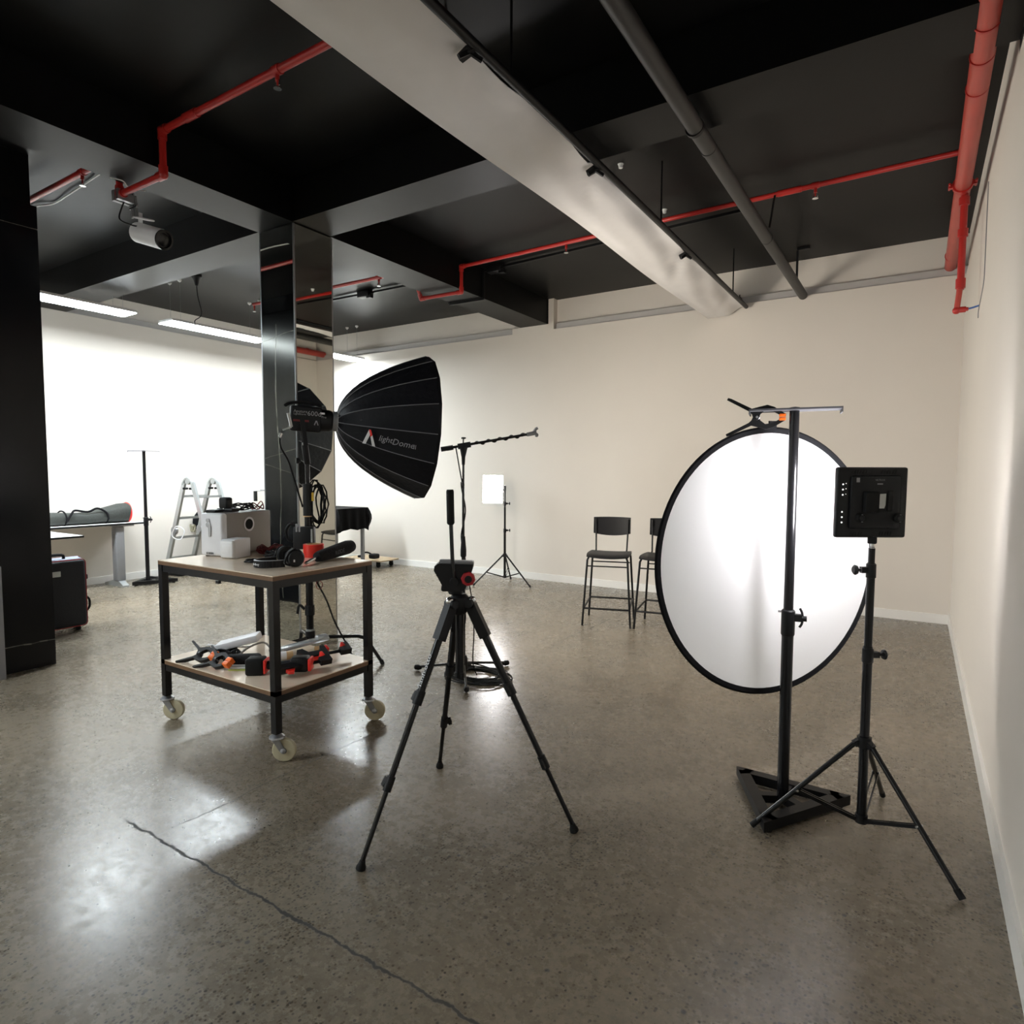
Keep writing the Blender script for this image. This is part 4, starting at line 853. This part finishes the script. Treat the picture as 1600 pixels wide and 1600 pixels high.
# big spring clamp holding reflector to plate
cF = frame((-.556, 2.705, 1.592), (.97, .20, -.02), (.02, -.03, 1))
spring_clamp('spring_clamp', 'large black spring clamp gripping the reflector to the T stand plate', cF, 1.05, ps=.55)

# ------------------------------------------------------------------ bar stools
t = thing('bar_stool', 'black bar stool standing alone left of the round reflector', 'stool', (-2.34, 5.31, 0), 'black bar stools', local=True)
t.rotation_euler = (0, 0, math.radians(17.4))
fx, fy, sx_, sy_, hs = .212, .205, .165, .15, .615
seat = MB(); pts = []; fs = []; n = 12
for lay in (0, 1):
    for j in range(n + 1):
        for i in range(n + 1):
            u, v_ = -1 + 2 * i / n, -1 + 2 * j / n
            x = .195 * u * (1 - .06 * v_ * v_); y = .185 * v_ * (1 - .05 * u * u)
            z = .640 - .010 * (1 - u * u) * (1 - .3 * v_) - .022 * max(0, -v_ - .55) ** 1.2 - (.014 if lay else 0)
            if abs(u) > .99 or abs(v_) > .99: z -= .004
            pts.append((x, y, z))
W = n + 1; k0 = W * W
for j in range(n):
    for i in range(n): a = j * W + i; fs.append((a, a + 1, a + W + 1, a + W)); fs.append((k0 + a, k0 + a + W, k0 + a + W + 1, k0 + a + 1))
for i in range(n):
    for a, b in ((i, i + 1), (n * W + i, n * W + i + 1), (i * W, (i + 1) * W), (i * W + n, (i + 1) * W + n)): fs.append((a, b, k0 + b, k0 + a))
obj('seat', MB().add(pts, fs), 'plastic', t, smooth=50)
tr = .0095
for s_ in (-1, 1):
    obj('leg', MB().tube([(s_ * fx, -fy, 0), (s_ * (sx_ + .012), -sy_ - .012, hs - .03), (s_ * sx_, -sy_, hs)], tr, 10), 'black', t)
    obj('leg', MB().tube([(s_ * fx, fy + .01, 0), (s_ * (sx_ + .012), sy_ + .03, hs - .03), (s_ * (sx_ + .005), sy_ + .022, hs), (s_ * sx_, sy_, hs + .006), (s_ * sx_, sy_ - .08, hs + .006)], tr, 10), 'black', t)
    obj('back_post', MB().tube([(s_ * .140, sy_ - .02, hs), (s_ * .142, sy_ + .012, hs + .03), (s_ * .146, sy_ + .035, hs + .16), (s_ * .150, sy_ + .045, .93)], .008, 10), 'black', t)
def at_z(z, sgx, sgy):
    k = z / hs; return (sgx * (fx + (sx_ - fx) * k), sgy * (fy + (sy_ - fy) * k), z)
for z in (.155,):
    obj('footrest', MB().tube([at_z(z, -1, -1), at_z(z, 1, -1)], .0085, 8), 'black', t); obj('footrest', MB().tube([at_z(z + .03, -1, 1), at_z(z + .03, 1, 1)], .0085, 8), 'black', t)
    for s_ in (-1, 1): obj('footrest', MB().tube([at_z(z, s_, -1), at_z(z + .03, s_, 1)], .0085, 8), 'black', t)
for s_ in (-1, 1): obj('upper_bar', MB().tube([at_z(.53, -1, s_), at_z(.53, 1, s_)], .006, 8), 'black', t)
pts, fs = [], []; n, m_ = 16, 6
for lay in (0, 1):
    for j in range(m_ + 1):
        for i in range(n + 1):
            u = -1 + 2 * i / n; v_ = j / m_; zl = .795 - .022 * (1 - u * u); z = zl + (.945 - zl) * v_ + .003 * (1 - u * u) * v_
            pts.append((.172 * u, sy_ + .052 + .022 * (1 - u * u) - .012 + (.010 if lay else 0) + .01 * v_, z))
W = n + 1; k0 = W * (m_ + 1)
for j in range(m_):
    for i in range(n): a = j * W + i; fs.append((a, a + 1, a + W + 1, a + W)); fs.append((k0 + a, k0 + a + W, k0 + a + W + 1, k0 + a + 1))
for i in range(n):
    for a, b in ((i, i + 1), (m_ * W + i, m_ * W + i + 1)): fs.append((a, b, k0 + b, k0 + a))
for j in range(m_):
    for a, b in ((j * W, (j + 1) * W), (j * W + n, (j + 1) * W + n)): fs.append((a, b, k0 + b, k0 + a))
obj('backrest', MB().add(pts, fs), 'plastic', t, smooth=50)
stool2 = dup(t, (-1.865, 5.42, 0), math.radians(8), 'black bar stool half hidden behind the round reflector')

# ------------------------------------------------------------------ studio light and softbox on its stand
MP = V((-3.415, 3.075, 1.712)); AX = V((.588, .81, -.055)).normalized()
SP = V((-3.565, 2.945, 0))        # stand position
t = thing('softbox', 'large black dome softbox with grey seams on the studio light', 'softbox', tuple(MP))
near = (V((0, 0, 1.37)) - (MP + AX * .4)).normalized(); lx = (near - AX * near.dot(AX)).normalized(); lz_up = AX.cross(lx)
if lz_up.z < 0: lz_up = -lz_up
RBX, DL = .515, .595
def dome_r(q): return max(.062, RBX * (q ** .44))
qs = [0.012, .03, .06, .10, .16, .24, .34, .46, .60, .74, .87, 1.0]
def dome_pt(q, ang, k=1.0, off=0.0):
    return MP + AX * (DL * q) + (lx * math.cos(ang) - lz_up * math.sin(ang)) * (dome_r(q) * k + off)
NR = 16; a0 = math.radians(3); da = 2 * PI / NR
for i in range(NR):
    A0, A1 = a0 + i * da, a0 + (i + 1) * da; pts = []; NQ = len(qs); NA = 5
    for lay in (0, 1):
        for q in qs:
            p0, p1 = dome_pt(q, A0), dome_pt(q, A1)
            for j in range(NA):
                u = j / (NA - 1); p = p0.lerp(p1, u); ctr = MP + AX * (DL * q); ro = (p - ctr).normalized()
                puff = -.030 * math.sin(PI * u) * q * (1 - q) + .004 * math.sin(28 * q + 9 * u + i) * math.sin(PI * u) * q * (1 - q) * 3
                pts.append(p + ro * (puff - lay * .003))
    fs = []; k0 = NQ * NA
    for a in range(NQ - 1):
        for j in range(NA - 1):
            b = a * NA + j; fs.append((b, b + 1, b + NA + 1, b + NA)); fs.append((k0 + b, k0 + b + NA, k0 + b + NA + 1, k0 + b + 1))
    for j in range(NA - 1):
        for a in (0, NQ - 1): b = a * NA + j; fs.append((b, b + 1, k0 + b + 1, k0 + b))
    pn = obj('panel', MB().add(pts, fs), 'softfab', t, smooth=60)
    lip0, lip1 = dome_pt(1, A0), dome_pt(1, A1)
    obj('lip', MB().add([lip0, lip1, lip1 + AX * .022, lip0 + AX * .022] + [p - (p - MP - AX * DL).normalized() * .004 for p in (lip0, lip1, lip1 + AX * .022, lip0 + AX * .022)], [(0, 1, 2, 3), (7, 6, 5, 4), (0, 4, 5, 1), (2, 6, 7, 3), (1, 5, 6, 2), (0, 3, 7, 4)]), 'softfab', pn)
    obj('seam', MB().tube([dome_pt(q, A0, 1, .001) for q in qs] , .0032, 6), 'seam', t)
dq = [dome_pt(.87, a0 + i * da, .955) for i in range(NR)]
obj('diffuser_cloth', MB().add(dq + [p + AX * .004 for p in dq], [tuple(range(NR))[::-1], tuple(range(NR, 2 * NR))] + [(i, (i + 1) % NR, NR + (i + 1) % NR, NR + i) for i in range(NR)]), 'inner', t)
obj('speed_ring', MB().lathe([(.058, -.03), (.066, -.025), (.070, .0), (.068, .02), (.055, .024)], MP, AX, 28), 'grey', t)
# writing on the panel below the seam facing the camera
am = a0 + da * .5
q0, q1 = .30, .86
e0, e1 = dome_pt(q0, am), dome_pt(q1, am); tx = (e1 - e0).normalized(); nrm_ = (lx * math.cos(am) - lz_up * math.sin(am)); nrm_ = (nrm_ - tx * nrm_.dot(tx)).normalized(); ty = nrm_.cross(tx)
LT = frame(dome_pt(.50, am) * 1.0 + nrm_ * .004, tx, tuple(ty))
text('light', .056, 'printgrey', t, LT @ Matrix.Translation((-.062, .004, .004)), shear=.25)
text('Dome', .060, 'printgrey', t, LT @ Matrix.Translation((.030, -.002, .002)), shear=.25)
text('II', .042, 'printgrey', t, LT @ Matrix.Translation((.178, -.008, .004)))
obj('logo', MB().prism([(-.042, -.052), (-.020, -.052), (.008, .02), (-.004, .05)], LT @ Matrix.Translation((-.125, .0, .008)), .001), 'print', t)
obj('logo', MB().prism([(-.004, .05), (.008, .05), (.022, .014), (.010, .002), (.006, .016)], LT @ Matrix.Translation((-.125, .0, .009)), .001), 'redplastic', t, label='red stroke of the emblem')
obj('logo', MB().prism([(.010, .002), (.022, .014), (.048, -.058), (.026, -.056)], LT @ Matrix.Translation((-.125, .0, .008)), .001), 'print', t)

# lamp head
t = thing('studio_light_head', 'black studio light head with yoke behind the dome softbox', 'light', tuple(MP - AX * .2))
lside = lx; GF = frame(MP - AX * .03, AX, tuple(lz_up))     # x along the axis, y up, z = toward / away from camera
zs_ = 1 if (GF.to_3x3() @ V((0, 0, 1))).dot(lx) > 0 else -1
obj('body', MB().rbox(-.275, -.075, -.085, .085, -.075, .075, .014, 3, GF), 'plastic', t)
obj('front_barrel', MB().lathe([(.070, -.08), (.074, -.07), (.074, -.02), (.066, 0)], GF.translation, AX, 28), 'plastic', t)
obj('top_handle', MB().tube([GF @ V((-.31, .075, 0)), GF @ V((-.27, .10, 0)), GF @ V((-.18, .112, 0)), GF @ V((-.09, .10, 0)), GF @ V((-.08, .085, 0))], .011, 10, smooth=4), 'plastic', t)
yk = obj('yoke', MB().bar(GF @ V((-.20, .0, zs_ * .092)), GF @ V((-.17, -.17, zs_ * .092)), .030, .010, GF.to_3x3() @ V((0, 0, 1))).bar(GF @ V((-.20, .0, -zs_ * .092)), GF @ V((-.17, -.17, -zs_ * .092)), .030, .010, GF.to_3x3() @ V((0, 0, 1))).bar(GF @ V((-.17, -.17, zs_ * .097)), GF @ V((-.17, -.17, -zs_ * .097)), .03, .012), 'plastic', t)
obj('lock_lever', MB().bar(GF @ V((-.290, .03, zs_ * .10)), GF @ V((-.265, -.06, zs_ * .10)), .012, .016).bar(GF @ V((-.265, -.06, zs_ * .10)), GF @ V((-.32, -.085, zs_ * .10)), .010, .010), 'alu', yk, label='silver lever')
obj('socket', MB().cyl(GF @ V((-.17, -.175, 0)), V((SP.x, SP.y, 1.42)), .022, n=16).lathe([(.01, 0), (.02, .01), (.02, .03)], V((SP.x - .02, SP.y - .04, 1.44)), (-.4, -.6, 0), 12), 'plastic', yk)
obj('cable_plug', MB().cyl(GF @ V((-.335, -.135, zs_ * .10)), GF @ V((-.325, -.105, zs_ * .10)), .010, n=10), 'chrome', t)
obj('head_cable', MB().tube([GF @ V((-.335, -.13, zs_ * .10)), GF @ V((-.325, -.20, zs_ * .08)), GF @ V((-.27, -.30, zs_ * .05)), V((SP.x - .05, SP.y - .04, 1.22)), V((SP.x - .02, SP.y - .03, 1.12))], .006, 8, smooth=6), 'rubber', t)
TFm = GF @ Matrix.Translation((0, 0, zs_ * .0757))
if zs_ < 0: TFm = TFm @ Matrix.Rotation(PI, 4, 'Y')
sgn = 1 if zs_ > 0 else -1
def tl(s, size, x, y, m='print'): text(s, size, m, t, TFm @ Matrix.Translation((x * sgn, y, .0005)))
tl('Aputure', .026, -.255, .048, 'printgrey'); tl('LightStorm', .018, -.255, .030, 'printgrey'); tl('600d', .046, -.168, .038, 'printgrey'); tl('Pro', .022, -.085 + .01, .022, 'printgrey')
obj('white_badge', MB().box(-.010, .020, .040, .052, zs_ * .0757, zs_ * .0763, GF @ Matrix.Translation((-.075, 0, 0))), 'print', t)
obj('red_strip', MB().box(-.255, -.155, -.020, -.006, zs_ * .0757, zs_ * .0763, GF), 'redcable', t, label='dull red strip')
for dx, s_ in ((-.012, -1), (.012, 1)):
    obj('emblem', MB().bar(TFm @ V(((-.107 + dx) * sgn, -.036, .0005)), TFm @ V((-.107 * sgn + s_ * .001, -.006, .0005)), .006, .001, TFm.to_3x3() @ V((0, 0, 1))), 'printgrey', t)
# stand
t = thing('light_stand', 'heavy black light stand with bent legs under the studio light and softbox', 'light stand', tuple(SP))
def PZ(z): return V((SP.x, SP.y, z))
obj('pole_section', MB().cyl(PZ(.16), PZ(1.10), .026, n=18), 'blackgloss', t)
obj('pole_section', MB().cyl(PZ(1.0), PZ(1.24), .021, n=18), 'blackgloss', t)
obj('pole_section', MB().cyl(PZ(1.2), PZ(1.44), .015, n=18), 'blackgloss', t)
obj('grip_head', MB().cyl(PZ(1.06), PZ(1.28), .034, n=18), 'plastic', t)
obj('grip_ring', MB().cyl(PZ(1.052), PZ(1.060), .036, n=18), 'tan', t)
obj('leg_collar', MB().cyl(PZ(.16), PZ(.245), .034, n=18), 'plastic', t); obj('leg_ring', MB().cyl(PZ(.248), PZ(.262), .030, n=18), 'alu', t)
hk = obj('tightening_handle', MB().cyl(PZ(.36), PZ(.43), .033, n=16).tube([PZ(.40) + V((-.03, -.02, 0)), PZ(.41) + V((-.06, -.04, .02)), PZ(.39) + V((-.07, -.05, -.02))], .010, 8, smooth=3), 'plastic', t)
for ang, L_ in ((math.radians(36), .50), (math.radians(156), .30), (math.radians(276), .46)):
    d = V((math.cos(ang), math.sin(ang), 0))
    l_ = obj('leg', MB().tube([PZ(.20) + d * .02, PZ(.205) + d * (L_ * .55), PZ(.20) + d * (L_ * .70), PZ(.165) + d * (L_ * .80), PZ(.012) + d * L_], .0125, 10, smooth=4), 'blackgloss', t)
    obj('leg_cap', MB().cyl(PZ(.0) + d * (L_ + .004), PZ(.03) + d * (L_ - .008), .0145, n=10), 'rubber', l_)
tc_ = tangle(1, (0, 0, 0), (.01, .01, .01), .001, 1)
coil = MB(); rr = random.Random(8)
for i in range(7):
    w_, h_ = rr.uniform(.045, .075), rr.uniform(.12, .17); ox = rr.uniform(.05, .10)
    coil.tube([PZ(1.12) + rt * (ox + w_ * math.cos(a) * .8) + V((0, 0, .02 + h_ * math.sin(a))) - fwd * rr.uniform(-.02, .03) for a in [2 * PI * k / 18 for k in range(18)]], .0055, 6, closed=True)
solo('hanging_cable_coil', coil, 'rubber', 'coil of black cable hanging on the studio light stand', 'cable')
solo('yellow_cable_tag', MB().rbox(-.008, .008, -.004, .004, -.03, .03, .002, 1, frame(PZ(1.19) + rt * .045 - fwd * .035, rt, (0, 0, 1)) @ Matrix.Rotation(PI / 2, 4, 'X')), mat('yellow_tag', (.55, .36, .03), .5), 'small yellow tag on the hanging cable coil', 'tag')
t = thing('ballast_box', 'black control box with carry loop hung on the studio light stand', 'power supply', tuple(PZ(.84)))
KF = frame(PZ(.93) - fwd * .07, rt, (0, 0, 1))
obj('case', MB().rbox(-.075, .065, -.10, .055, -.03, .03, .010, 2, KF), 'plastic', t)
obj('carry_loop', MB().tube([KF @ V((-.06, .05, 0)), KF @ V((-.10, .07, 0)), KF @ V((-.13, .03, 0)), KF @ V((-.12, -.03, 0)), KF @ V((-.085, -.05, 0))], .010, 8, smooth=4), 'rubber', t)
for x in (-.05, -.03): obj('clip', MB().rbox(x - .006, x + .006, .02, .075, .02, .034, .003, 1, KF), 'steel', t)
obj('handle_tube', MB().cyl(KF @ V((.055, -.05, .036)), KF @ V((.055, .04, .036)), .006, n=8), 'alu', t)
solo('floor_cable', MB().tube([PZ(.62) + rt * .05 - fwd * .03, PZ(.56) + rt * .07, PZ(.46) + rt * .12, PZ(.32) + rt * .17, PZ(.2) + rt * .23, PZ(.1) + rt * .28, PZ(.008) + rt * .32 + fwd * .03], .006, 6, smooth=5), 'rubber', 'thin dark cable dropping from the studio light stand past the mirrored column', 'cable')
solo('pink_tag_loop', MB().tube([PZ(.575) + rt * (.075 + .022 * math.cos(a)) + V((0, 0, .03 * math.sin(a))) - fwd * .02 for a in [2 * PI * k / 16 for k in range(16)]], .003, 5, closed=True), 'redcable', 'small red loop on the cable beside the studio light stand', 'loop')

# ------------------------------------------------------------------ left side furniture
# desk along the left wall
t = thing('white_desk', 'white topped desk on a grey steel leg against the left wall', 'desk', (-8.05, 3.3, 0))
obj('top', MB().box(-8.28, -7.86, 2.1, 4.03, .728, .748), 'white', t); obj('edge_band', MB().box(-7.862, -7.855, 2.1, 4.035, .727, .747).box(-8.28, -7.86, 4.03, 4.036, .727, .747), 'rubber', t)
for y in (2.4, 3.78):
    l_ = obj('leg', MB().rbox(-7.995, -7.885, y - .05, y + .05, .06, .71, .018, 3), 'grey', t)
    obj('foot', MB().prism([(-.26, 0), (.17, 0), (.17, .018), (.06, .07), (-.06, .07), (-.26, .022)], frame((-7.96, y, 0), (1, 0, 0), (0, 0, 1)), .07), 'alu', l_)
    obj('bearer', MB().box(-8.22, -7.89, y - .03, y + .16, .708, .728), 'grey', l_)
# long canvas bag on the desk
t = thing('canvas_bag', 'long grey canvas stand bag with red end on the white desk', 'bag', (-8.06, 3.4, .748))
def bag():
    mb = MB(); pts = []; prof = [(2.75, .05, .05), (2.8, .10, .075), (3.0, .115, .078), (3.2, .115, .075), (3.38, .11, .068), (3.55, .11, .068), (3.7, .12, .09), (3.86, .13, .112), (3.93, .128, .115)]
    n = 18; fs = []
    for k, (y, w, h) in enumerate(prof):
        for i in range(n):
            a = 2 * PI * i / n; x = w * math.copysign(abs(math.cos(a)) ** .75, math.cos(a)); z = h * (1 + math.copysign(abs(math.sin(a)) ** .75, math.sin(a)))
            pts.append((-8.06 + x, y + .012 * math.sin(3 * a), .749 + z + .004 * math.sin(5 * a + k)))
    for k in range(len(prof) - 1):
        for i in range(n): fs.append((k * n + i, k * n + (i + 1) % n, (k + 1) * n + (i + 1) % n, (k + 1) * n + i))
    fs += [list(range(n))[::-1], list(range((len(prof) - 1) * n, len(prof) * n))]
    return mb.add(pts, fs)
obj('body', bag(), 'bagcloth', t, smooth=60)
obj('end_cap', MB().lathe([(.116, -.012), (.124, .0), (.120, .012), (.095, .022)], (-8.06, 3.94, .749 + .115), (0, 1, 0), 24), 'redplastic', t, label='red piped end')
obj('strap', MB().tube([(-7.93, 3.25, .80), (-7.94, 3.30, .88), (-7.99, 3.36, .915), (-7.97, 3.48, .895), (-7.97, 3.58, .93), (-7.94, 3.66, .88), (-7.93, 3.68, .80)], .012, 6, smooth=5), 'cloth', t)
for y in (3.25, 3.68): obj('strap_band', MB().tube([(-8.06 + .125 * math.cos(a), y, .749 + .078 + .085 * math.sin(a)) for a in [2 * PI * i / 24 for i in range(24)]], .009, 6, closed=True), 'cloth', t)
# second table, only its corner shows
t = thing('white_table', 'white table corner with black edge showing above the dark suitcase', 'table', (-7.3, 2.2, 0))
obj('top', MB().box(-7.85, -7.03, 1.3, 3.02, .700, .716), 'white', t)
obj('edge_band', MB().box(-7.034, -7.028, 1.3, 3.024, .696, .714).box(-7.85, -7.03, 3.02, 3.026, .696, .714), 'rubber', t)
for x in (-7.75, -7.15):
    for y in (1.4, 2.1): obj('leg', MB().cyl((x, y, 0), (x, y, .70), .02, n=12), 'grey', t)
solo('paper_sheet', MB().box(-7.62, -7.32, 2.35, 2.77, .716, .718), 'print', 'white paper sheet lying on the white table above the suitcase', 'paper')
# suitcase
t = thing('suitcase', 'dark fabric suitcase with red piping beside the black marble pier', 'suitcase', (-6.1, 2.33, 0))
SF = frame((-5.975, 2.575, 0), (0, -1, 0), (-1, 0, 0)) @ Matrix.Rotation(math.radians(0), 4, 'Z')     # x toward camera (-Y), y into -X, z flips
def sfp(a, b, z): return V((-5.975 - b * .96 + a * 0, 2.575 - a + b * .28, z))
SM = Matrix(((0, -.96, 0, -5.975), (-1, .28, 0, 2.575), (0, 0, 1, 0), (0, 0, 0, 1)))
obj('shell', MB().rbox(0, .42, 0, .25, .045, .612, .028, 3, SM), 'caseblk', t)
obj('top_panel', MB().rbox(.03, .39, .03, .22, .606, .620, .006, 2, SM), 'casetop', t)
loop = [(.21 + sx__ * .178 + .03 * math.cos(a), .33 + sz__ * .254 + .03 * math.sin(a)) for sx__, sz__, b0_ in ((1, 1, 0), (-1, 1, 1), (-1, -1, 2), (1, -1, 3)) for a in [(b0_ + k / 4) * PI / 2 for k in range(5)]]
for b in (.002, .248): obj('piping', MB().tube([SM @ V((a, b, z)) for a, z in loop], .0042, 8, closed=True), 'casered', t)
obj('handle', MB().tube([SM @ V((.32, .10, .618)), SM @ V((.31, .10, .65)), SM @ V((.17, .10, .655)), SM @ V((.155, .10, .618))], .012, 8, smooth=4), 'rubber', t)
obj('side_handle', MB().tube([SM @ V((-.002, .14, .27)), SM @ V((-.035, .14, .24)), SM @ V((-.035, .14, .17)), SM @ V((-.002, .14, .13))], .010, 8, smooth=4), 'rubber', t)
obj('buckle', MB().rbox(-.03, .0, .12, .17, .42, .46, .006, 2, SM), 'rubber', t)
obj('name_plate', MB().rbox(.19, .275, -.006, .002, .485, .53, .003, 2, SM), 'label', t, label='silver badge')
for a in (.07, .36):
    for b in (.05, .2): obj('wheel', MB().cyl(SM @ V((a - .012, b, .024)), SM @ V((a + .012, b, .024)), .024, n=14).box(a - .016, a + .016, b - .02, b + .02, .03, .05, SM), 'rubber', t)

# folding ladder
t = thing('folding_ladder', 'aluminium folding ladder standing open near the left wall', 'ladder', (-7.75, 4.6, 0))
LA = V((-7.64, 4.48, 1.275)); e1 = (rt * .17 + V((fwd.x, fwd.y, 0)).normalized() * .31); LBp = LA + e1
e2 = V((-e1.y, e1.x, 0)).normalized(); e2 = e2 if e2.dot(rt) < 0 else -e2          # toward image left
SPR = .52
def rail(top, s_, par):
    ft = V((top.x, top.y, 0)) + e2 * (SPR * s_) + V((0, 0, .0)); pts = [top + e2 * (.085 * s_) + V((0, 0, -.06)), ft]
    o = obj('rail', MB().bar(pts[0], pts[1] + V((0, 0, .03)), .030, .062, e1.normalized().cross(pts[1] - pts[0])), 'alu', par)
    md_ = seg(pts[0], pts[1], .50)
    obj('joint', MB().lathe([(.02, -.024), (.05, -.018), (.05, .018), (.02, .024)], md_, e1.normalized(), 20).lathe([(.015, -.03), (.015, .03)], md_, e1.normalized(), 12), 'steel', o)
    obj('foot', MB().bar(pts[1] + V((0, 0, .035)), pts[1], .034, .06, e1.normalized().cross(V((0, 0, 1)))), 'rubber', o)
    return pts
R = {}
for nm, tp in (('a', LA), ('b', LBp)):
    for s_ in (1, -1): R[nm, s_] = rail(tp, s_, t)
    hg = [tp + e2 * (.092 * math.cos(a)) + V((0, 0, -.085 + .085 * math.sin(a))) for a in [PI * i / 10 for i in range(11)]]
    h_ = obj('hinge', MB().tube(hg, .026, 10).lathe([(.02, -.022), (.045, -.016), (.045, .016), (.02, .022)], tp + V((0, 0, -.035)), e1.normalized(), 18), 'alu', t)
    for s_ in (1, -1): obj('lock_button', MB().cyl(tp + e2 * s_ * .06 + V((0, 0, -.13)) - e1.normalized() * .03, tp + e2 * s_ * .06 + V((0, 0, -.13)) + e1.normalized() * .03, .014, n=10), 'rubber', h_)
for s_ in (1, -1):
    for f_ in (.14, .37, .58, .80):
        obj('rung', MB().bar(seg(*R['a', s_], f_), seg(*R['b', s_], f_), .028, .03), 'alu', t)
wp = seg(*R['a', 1], .5) + rt * .07
solo('white_cord_loop', MB().tube([wp + rt * (.075 * math.cos(a) + .01 * math.sin(3 * a)) + V((0, 0, -.03 + .085 * math.sin(a))) - fwd * .05 for a in [2 * PI * k / 20 for k in range(20)]], .006, 6, closed=True), 'white', 'loop of white cord hanging on the ladder joint', 'cord')
solo('sandbag_strap', tangle(4, (wp.x + rt.x * .16, wp.y + rt.y * .16, wp.z - .02), (.04, .03, .11), .007, 53), mat('khaki_webbing', (.24, .22, .15), .8), 'khaki webbing strap draped over the ladder joint', 'strap')
solo('flat_black_case', MB().rbox(-8.27, -8.0, 4.53, 4.79, 0, .075, .012, 2), 'rubber', 'flat black case on the floor by the left wall behind the ladder', 'case')

# cloth covered tables
def cloth_table(label, cl_label, x0, x1, y0, y1, z, drop, sides):
    t = thing('side_table', label, 'table', ((x0 + x1) / 2, (y0 + y1) / 2, 0), 'cloth covered side tables')
    obj('top', MB().box(x0 + .01, x1 - .01, y0 + .01, y1 - .01, z - .03, z - .004), 'wood', t)
    for x in (x0 + .05, x1 - .05):
        for y in (y0 + .05, y1 - .05): obj('leg', MB().box(x - .02, x + .02, y - .02, y + .02, 0, z - .03), 'grey', t)
    mb = MB(); N_ = 40; pts = []; per = []
    cor = [(x0, y0), (x1, y0), (x1, y1), (x0, y1)]
    for k in range(4):
        a, b = V((*cor[k], 0)), V((*cor[(k + 1) % 4], 0)); nrm = V(((b - a).y, -(b - a).x, 0)).normalized()
        for i in range(N_): per.append((a + (b - a) * (i / N_), nrm, k * N_ + i, min(i, N_ - i) / N_))
    rows = 7; M_ = len(per)
    for lay in (0, .004):
        for r_ in range(rows):
            q = r_ / (rows - 1)
            for p, nrm, idx, e in per:
                dr = drop * (1 + .04 * math.sin(idx * .31) + .12 * max(0, .12 - e) / .12)
                wv = (.006 + .026 * q) * (1 + math.sin(idx * .62)) * .5 + (.07 * math.sin(PI * min(1, q * 1.15)) * max(0, .08 - e) / .08)
                pts.append(p + nrm * (wv + .008 + lay) + V((0, 0, z - dr * q + .002)))
        pts += [V((x0 + (x1 - x0) * .5, y0 + (y1 - y0) * .5, z + .002 + lay))]
    fs = []; blk = rows * M_ + 1
    for b_ in (0, blk):
        for r_ in range(rows - 1):
            for i in range(M_): j = (i + 1) % M_; fs.append((b_ + r_ * M_ + i, b_ + r_ * M_ + j, b_ + (r_ + 1) * M_ + j, b_ + (r_ + 1) * M_ + i))
        for i in range(M_): fs.append((b_ + i, b_ + (i + 1) % M_, b_ + rows * M_))
    for i in range(M_): j = (i + 1) % M_; a = (rows - 1) * M_; fs.append((a + i, a + j, blk + a + j, blk + a + i))
    solo('tablecloth', mb.add(pts, fs), 'cloth', cl_label, 'tablecloth', 'black tablecloths', smooth=60)
cloth_table('side table under black cloth right of the mirrored column', 'black cloth hanging over the table right of the mirrored column', -7.3, -6.44, 5.76, 6.34, .865, .29, 4)
cloth_table('side table under black cloth by the left wall behind the ladder', 'black cloth over the table behind the ladder and subwoofer', -8.25, -7.60, 4.97, 5.60, .815, .27, 4)
solo('white_cable', MB().tube([(-6.60, 5.83, .882), (-6.585, 5.70, .87), (-6.575, 5.675, .75), (-6.55, 5.675, .62), (-6.53, 5.67, .50), (-6.45, 5.67, .36), (-6.41, 5.68, .20), (-6.42, 5.74, .012), (-6.5, 5.9, .010)], .009, 8, smooth=5), 'white', 'thick white cable hanging down the black cloth right of the mirrored column', 'cable')
solo('desk_microphone', MB().lathe([(.022, 0), (.022, .006), (.004, .01), (.004, .05), (.010, .055), (.010, .085), (.002, .09)], (-6.66, 5.95, .874), n=12), 'rubber', 'tiny black stem on the cloth covered table right of the mirrored column', 'microphone')
# wooden dolly with black cable
t = thing('wooden_dolly', 'low plywood dolly on black castors by the back wall', 'dolly', (-6.7, 6.64, 0))
obj('board', MB().rbox(-7.05, -6.32, 6.46, 6.84, .088, .108, .004, 1), 'wood', t)
for x in (-6.97, -6.42):
    for y in (6.52, 6.78):
        c = obj('castor', MB().box(x - .02, x + .02, y - .022, y + .022, .05, .088), 'rubber', t)
        obj('wheel', MB().cyl((x, y - .014, .032), (x, y + .014, .032), .032, n=16), 'rubber', c)
for x, y in ((-6.46, 6.54), (-6.42, 6.76)): obj('screw_plate', MB().box(x - .03, x + .03, y - .02, y + .02, .108, .110), 'tan', t)
solo('black_cable_reel', MB().tube([(-6.84, 6.6, .116), (-6.80, 6.61, .17), (-6.74, 6.62, .185), (-6.66, 6.63, .16), (-6.62, 6.63, .122)], .012, 8, smooth=5).rbox(-6.66, -6.54, 6.56, 6.68, .108, .175, .02, 3).rbox(-6.88, -6.80, 6.56, 6.64, .108, .14, .01, 2), 'rubber', 'black plug board and cable lying on the plywood dolly', 'cable')
# small bracket on the left wall
t = thing('wall_bracket', 'small black bar on a thin rod fixed to the left wall by the mirrored column', 'bracket', (-8.2, 5.75, 1.0))
obj('bar', MB().box(-8.10, -8.06, 5.72, 5.755, .93, 1.075), 'black', t); obj('rod', MB().cyl((-8.08, 5.735, 1.075), (-8.08, 6.0, 1.08), .005, n=8).cyl((-8.3, 5.98, 1.08), (-8.07, 5.98, 1.08), .006, n=8), 'grey', t)
